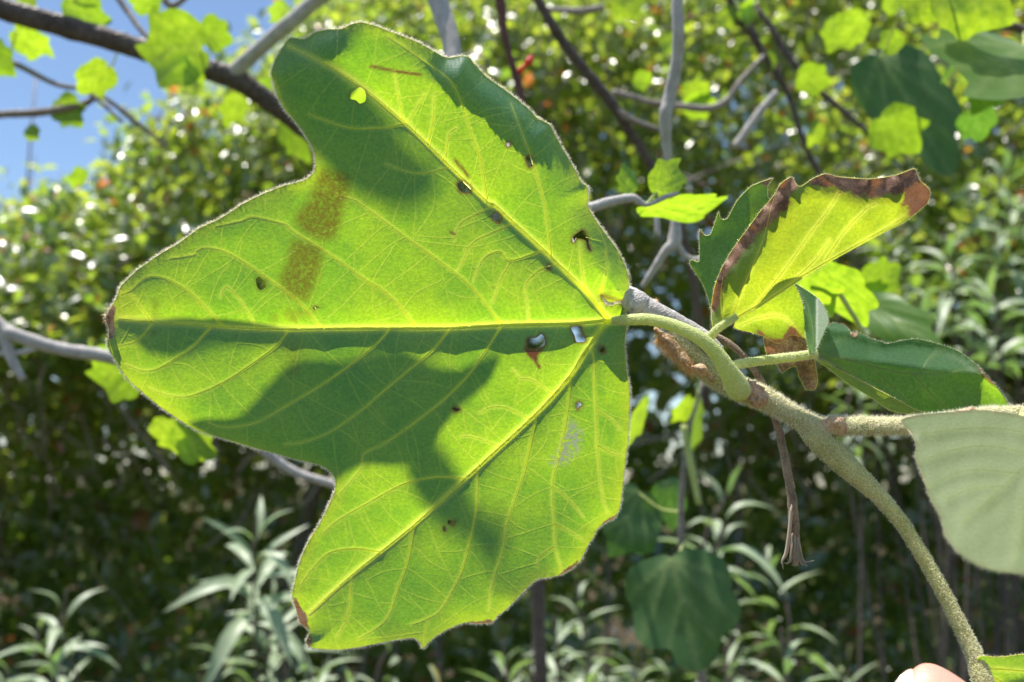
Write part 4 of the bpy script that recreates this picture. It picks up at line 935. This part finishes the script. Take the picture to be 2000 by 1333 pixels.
lance_bush('dense lance-leaved bush under the pointed lower lobe', [(860,1335,1.5,14,.085),(985,1290,1.5,15,.08),(1085,1240,1.6,15,.075),(1150,1310,1.45,14,.08),(1130,1170,1.75,12,.08),(1240,1310,1.6,12,.08)], 5)
lance_bush('lance-leaved bush with long horizontal leaves below the hanging dry stalk', [(1420,965,1.5,10,.11),(1530,1270,1.4,11,.10),(1420,1300,1.5,11,.09),(1400,1140,1.7,10,.09)], 6)
lance_bush('taller lance-leaved bush in sun beyond the dark drooping leaf', [(1850,480,1.9,16,.11),(1930,560,1.8,16,.11),(1800,600,1.9,16,.11),(1980,400,2.0,16,.11),(1740,480,2.1,16,.10),(1900,680,1.9,14,.11),(1690,740,1.9,14,.09),(1960,340,2.1,14,.11),(2060,520,1.9,14,.11)], 7)

# ------------------------------------------------------------------ hand holding the end of the twig
def hand():
    base = at(1990, 1720, .33)
    H = empty('hand', base, 'bare hand gripping the leaf at the end of the long petiole, thumb uppermost', 'hand')
    s = NT('skin'); co = s.co()
    c = s.mix(s.noise(160, 4, .6, co), (0.50, 0.22, 0.18), (0.64, 0.33, 0.27))
    b = s.n('ShaderNodeBsdfPrincipled', {'Base Color': c, 'Roughness': 0.45, 'Subsurface Weight': 0.25, 'Subsurface Radius': (0.004, 0.0015, 0.0008), 'Normal': s.bump(s.noise(1500, 4, .6, co), .25, .0004)})
    b.inputs['Subsurface Scale'].default_value = 1.0
    MS = s.out(b)
    s2 = NT('thumb_nail'); MN = s2.out(s2.n('ShaderNodeBsdfPrincipled', {'Base Color': (0.72, 0.45, 0.40, 1), 'Roughness': 0.28}))
    J = {'elbow': (2950,2500,.16,52), 'fore': (2600,2240,.22,44), 'wrist': (2330,2010,.285,30), 'palm': (2190,1850,.305,34), 'knuck': (2100,1690,.325,26),
         'th0': (2130,1730,.295,22), 'th1': (2010,1560,.298,17), 'th2': (1880,1418,.306,14), 'th3': (1802,1354,.313,12.5), 'th4': (1766,1338,.317,9)}
    names = list(J); pts = [at(*J[k][:3]) for k in names]; rad = [J[k][3]*.0008 if k in ('elbow',) else None for k in names]
    rads = {'elbow': .045, 'fore': .038, 'wrist': .027, 'palm': .028, 'knuck': .020, 'th0': .017, 'th1': .0135, 'th2': .0122, 'th3': .0118, 'th4': .0085}
    V = list(pts); Rr = [rads[k] for k in names]
    E = [(0, 1), (1, 2), (2, 3), (3, 4), (3, 5), (5, 6), (6, 7), (7, 8), (8, 9)]
    fingers = [[(2040,1650,.345), (1930,1520,.362), (1860,1440,.358), (1840,1400,.346)], [(2075,1690,.350), (1960,1600,.372), (1890,1560,.362), (1880,1530,.342)], [(2110,1735,.350), (2010,1680,.372), (1945,1660,.360), (1940,1625,.340)], [(2160,1790,.345), (2070,1765,.362), (2015,1755,.352), (2005,1725,.336)]]
    for fi, fg in enumerate(fingers):
        prev = 4 if fi < 2 else 3
        for j, q in enumerate(fg):
            V.append(at(*q)); Rr.append([.0105, .0092, .0085, .0065][j]*(0.85 if fi == 3 else 1)); E.append((prev, len(V)-1)); prev = len(V)-1
    V = np.array(V)-origin(H)
    m = bpy.data.meshes.new('hand_body'); m.from_pydata([tuple(p) for p in V], E, []); m.update()
    o = bpy.data.objects.new('hand_body', m); col.objects.link(o); o.parent = H; m.materials.append(MS)
    sk = o.modifiers.new('skin', 'SKIN'); sk.use_smooth_shade = True
    if not m.skin_vertices: pass
    for i, r in enumerate(Rr):
        m.skin_vertices[0].data[i].radius = (r, r); m.skin_vertices[0].data[i].use_root = (i == 3)
    sb = o.modifiers.new('sub', 'SUBSURF'); sb.levels = 2; sb.render_levels = 3
    # nail on the thumb tip
    a, t = at(1838, 1391, .302), at(1758, 1320, .309)
    x, y, z = frame(t-a, -Fv+0.5*Uv); L = np.linalg.norm(t-a); g = np.linspace(-1, 1, 9); V = []; F = []
    for i, q in enumerate(np.linspace(0, 1, 8)):
        for p in g:
            wd = 0.0072*(1-0.25*(1-q)**2)*(1-0.18*max(0, q-.8)*5*abs(p))
            V.append(a+y*L*q*(1-.06*p*p*(1 if q > .5 else -1))+x*wd*p-z*0.0035*p*p-z*.002*(q-.4)**2*4+z*.0015)
    for i in range(7):
        for j in range(8): k = i*9+j; F.append((k, k+1, k+10, k+9))
    obj('thumb_nail', V, F, MN, H)
hand()
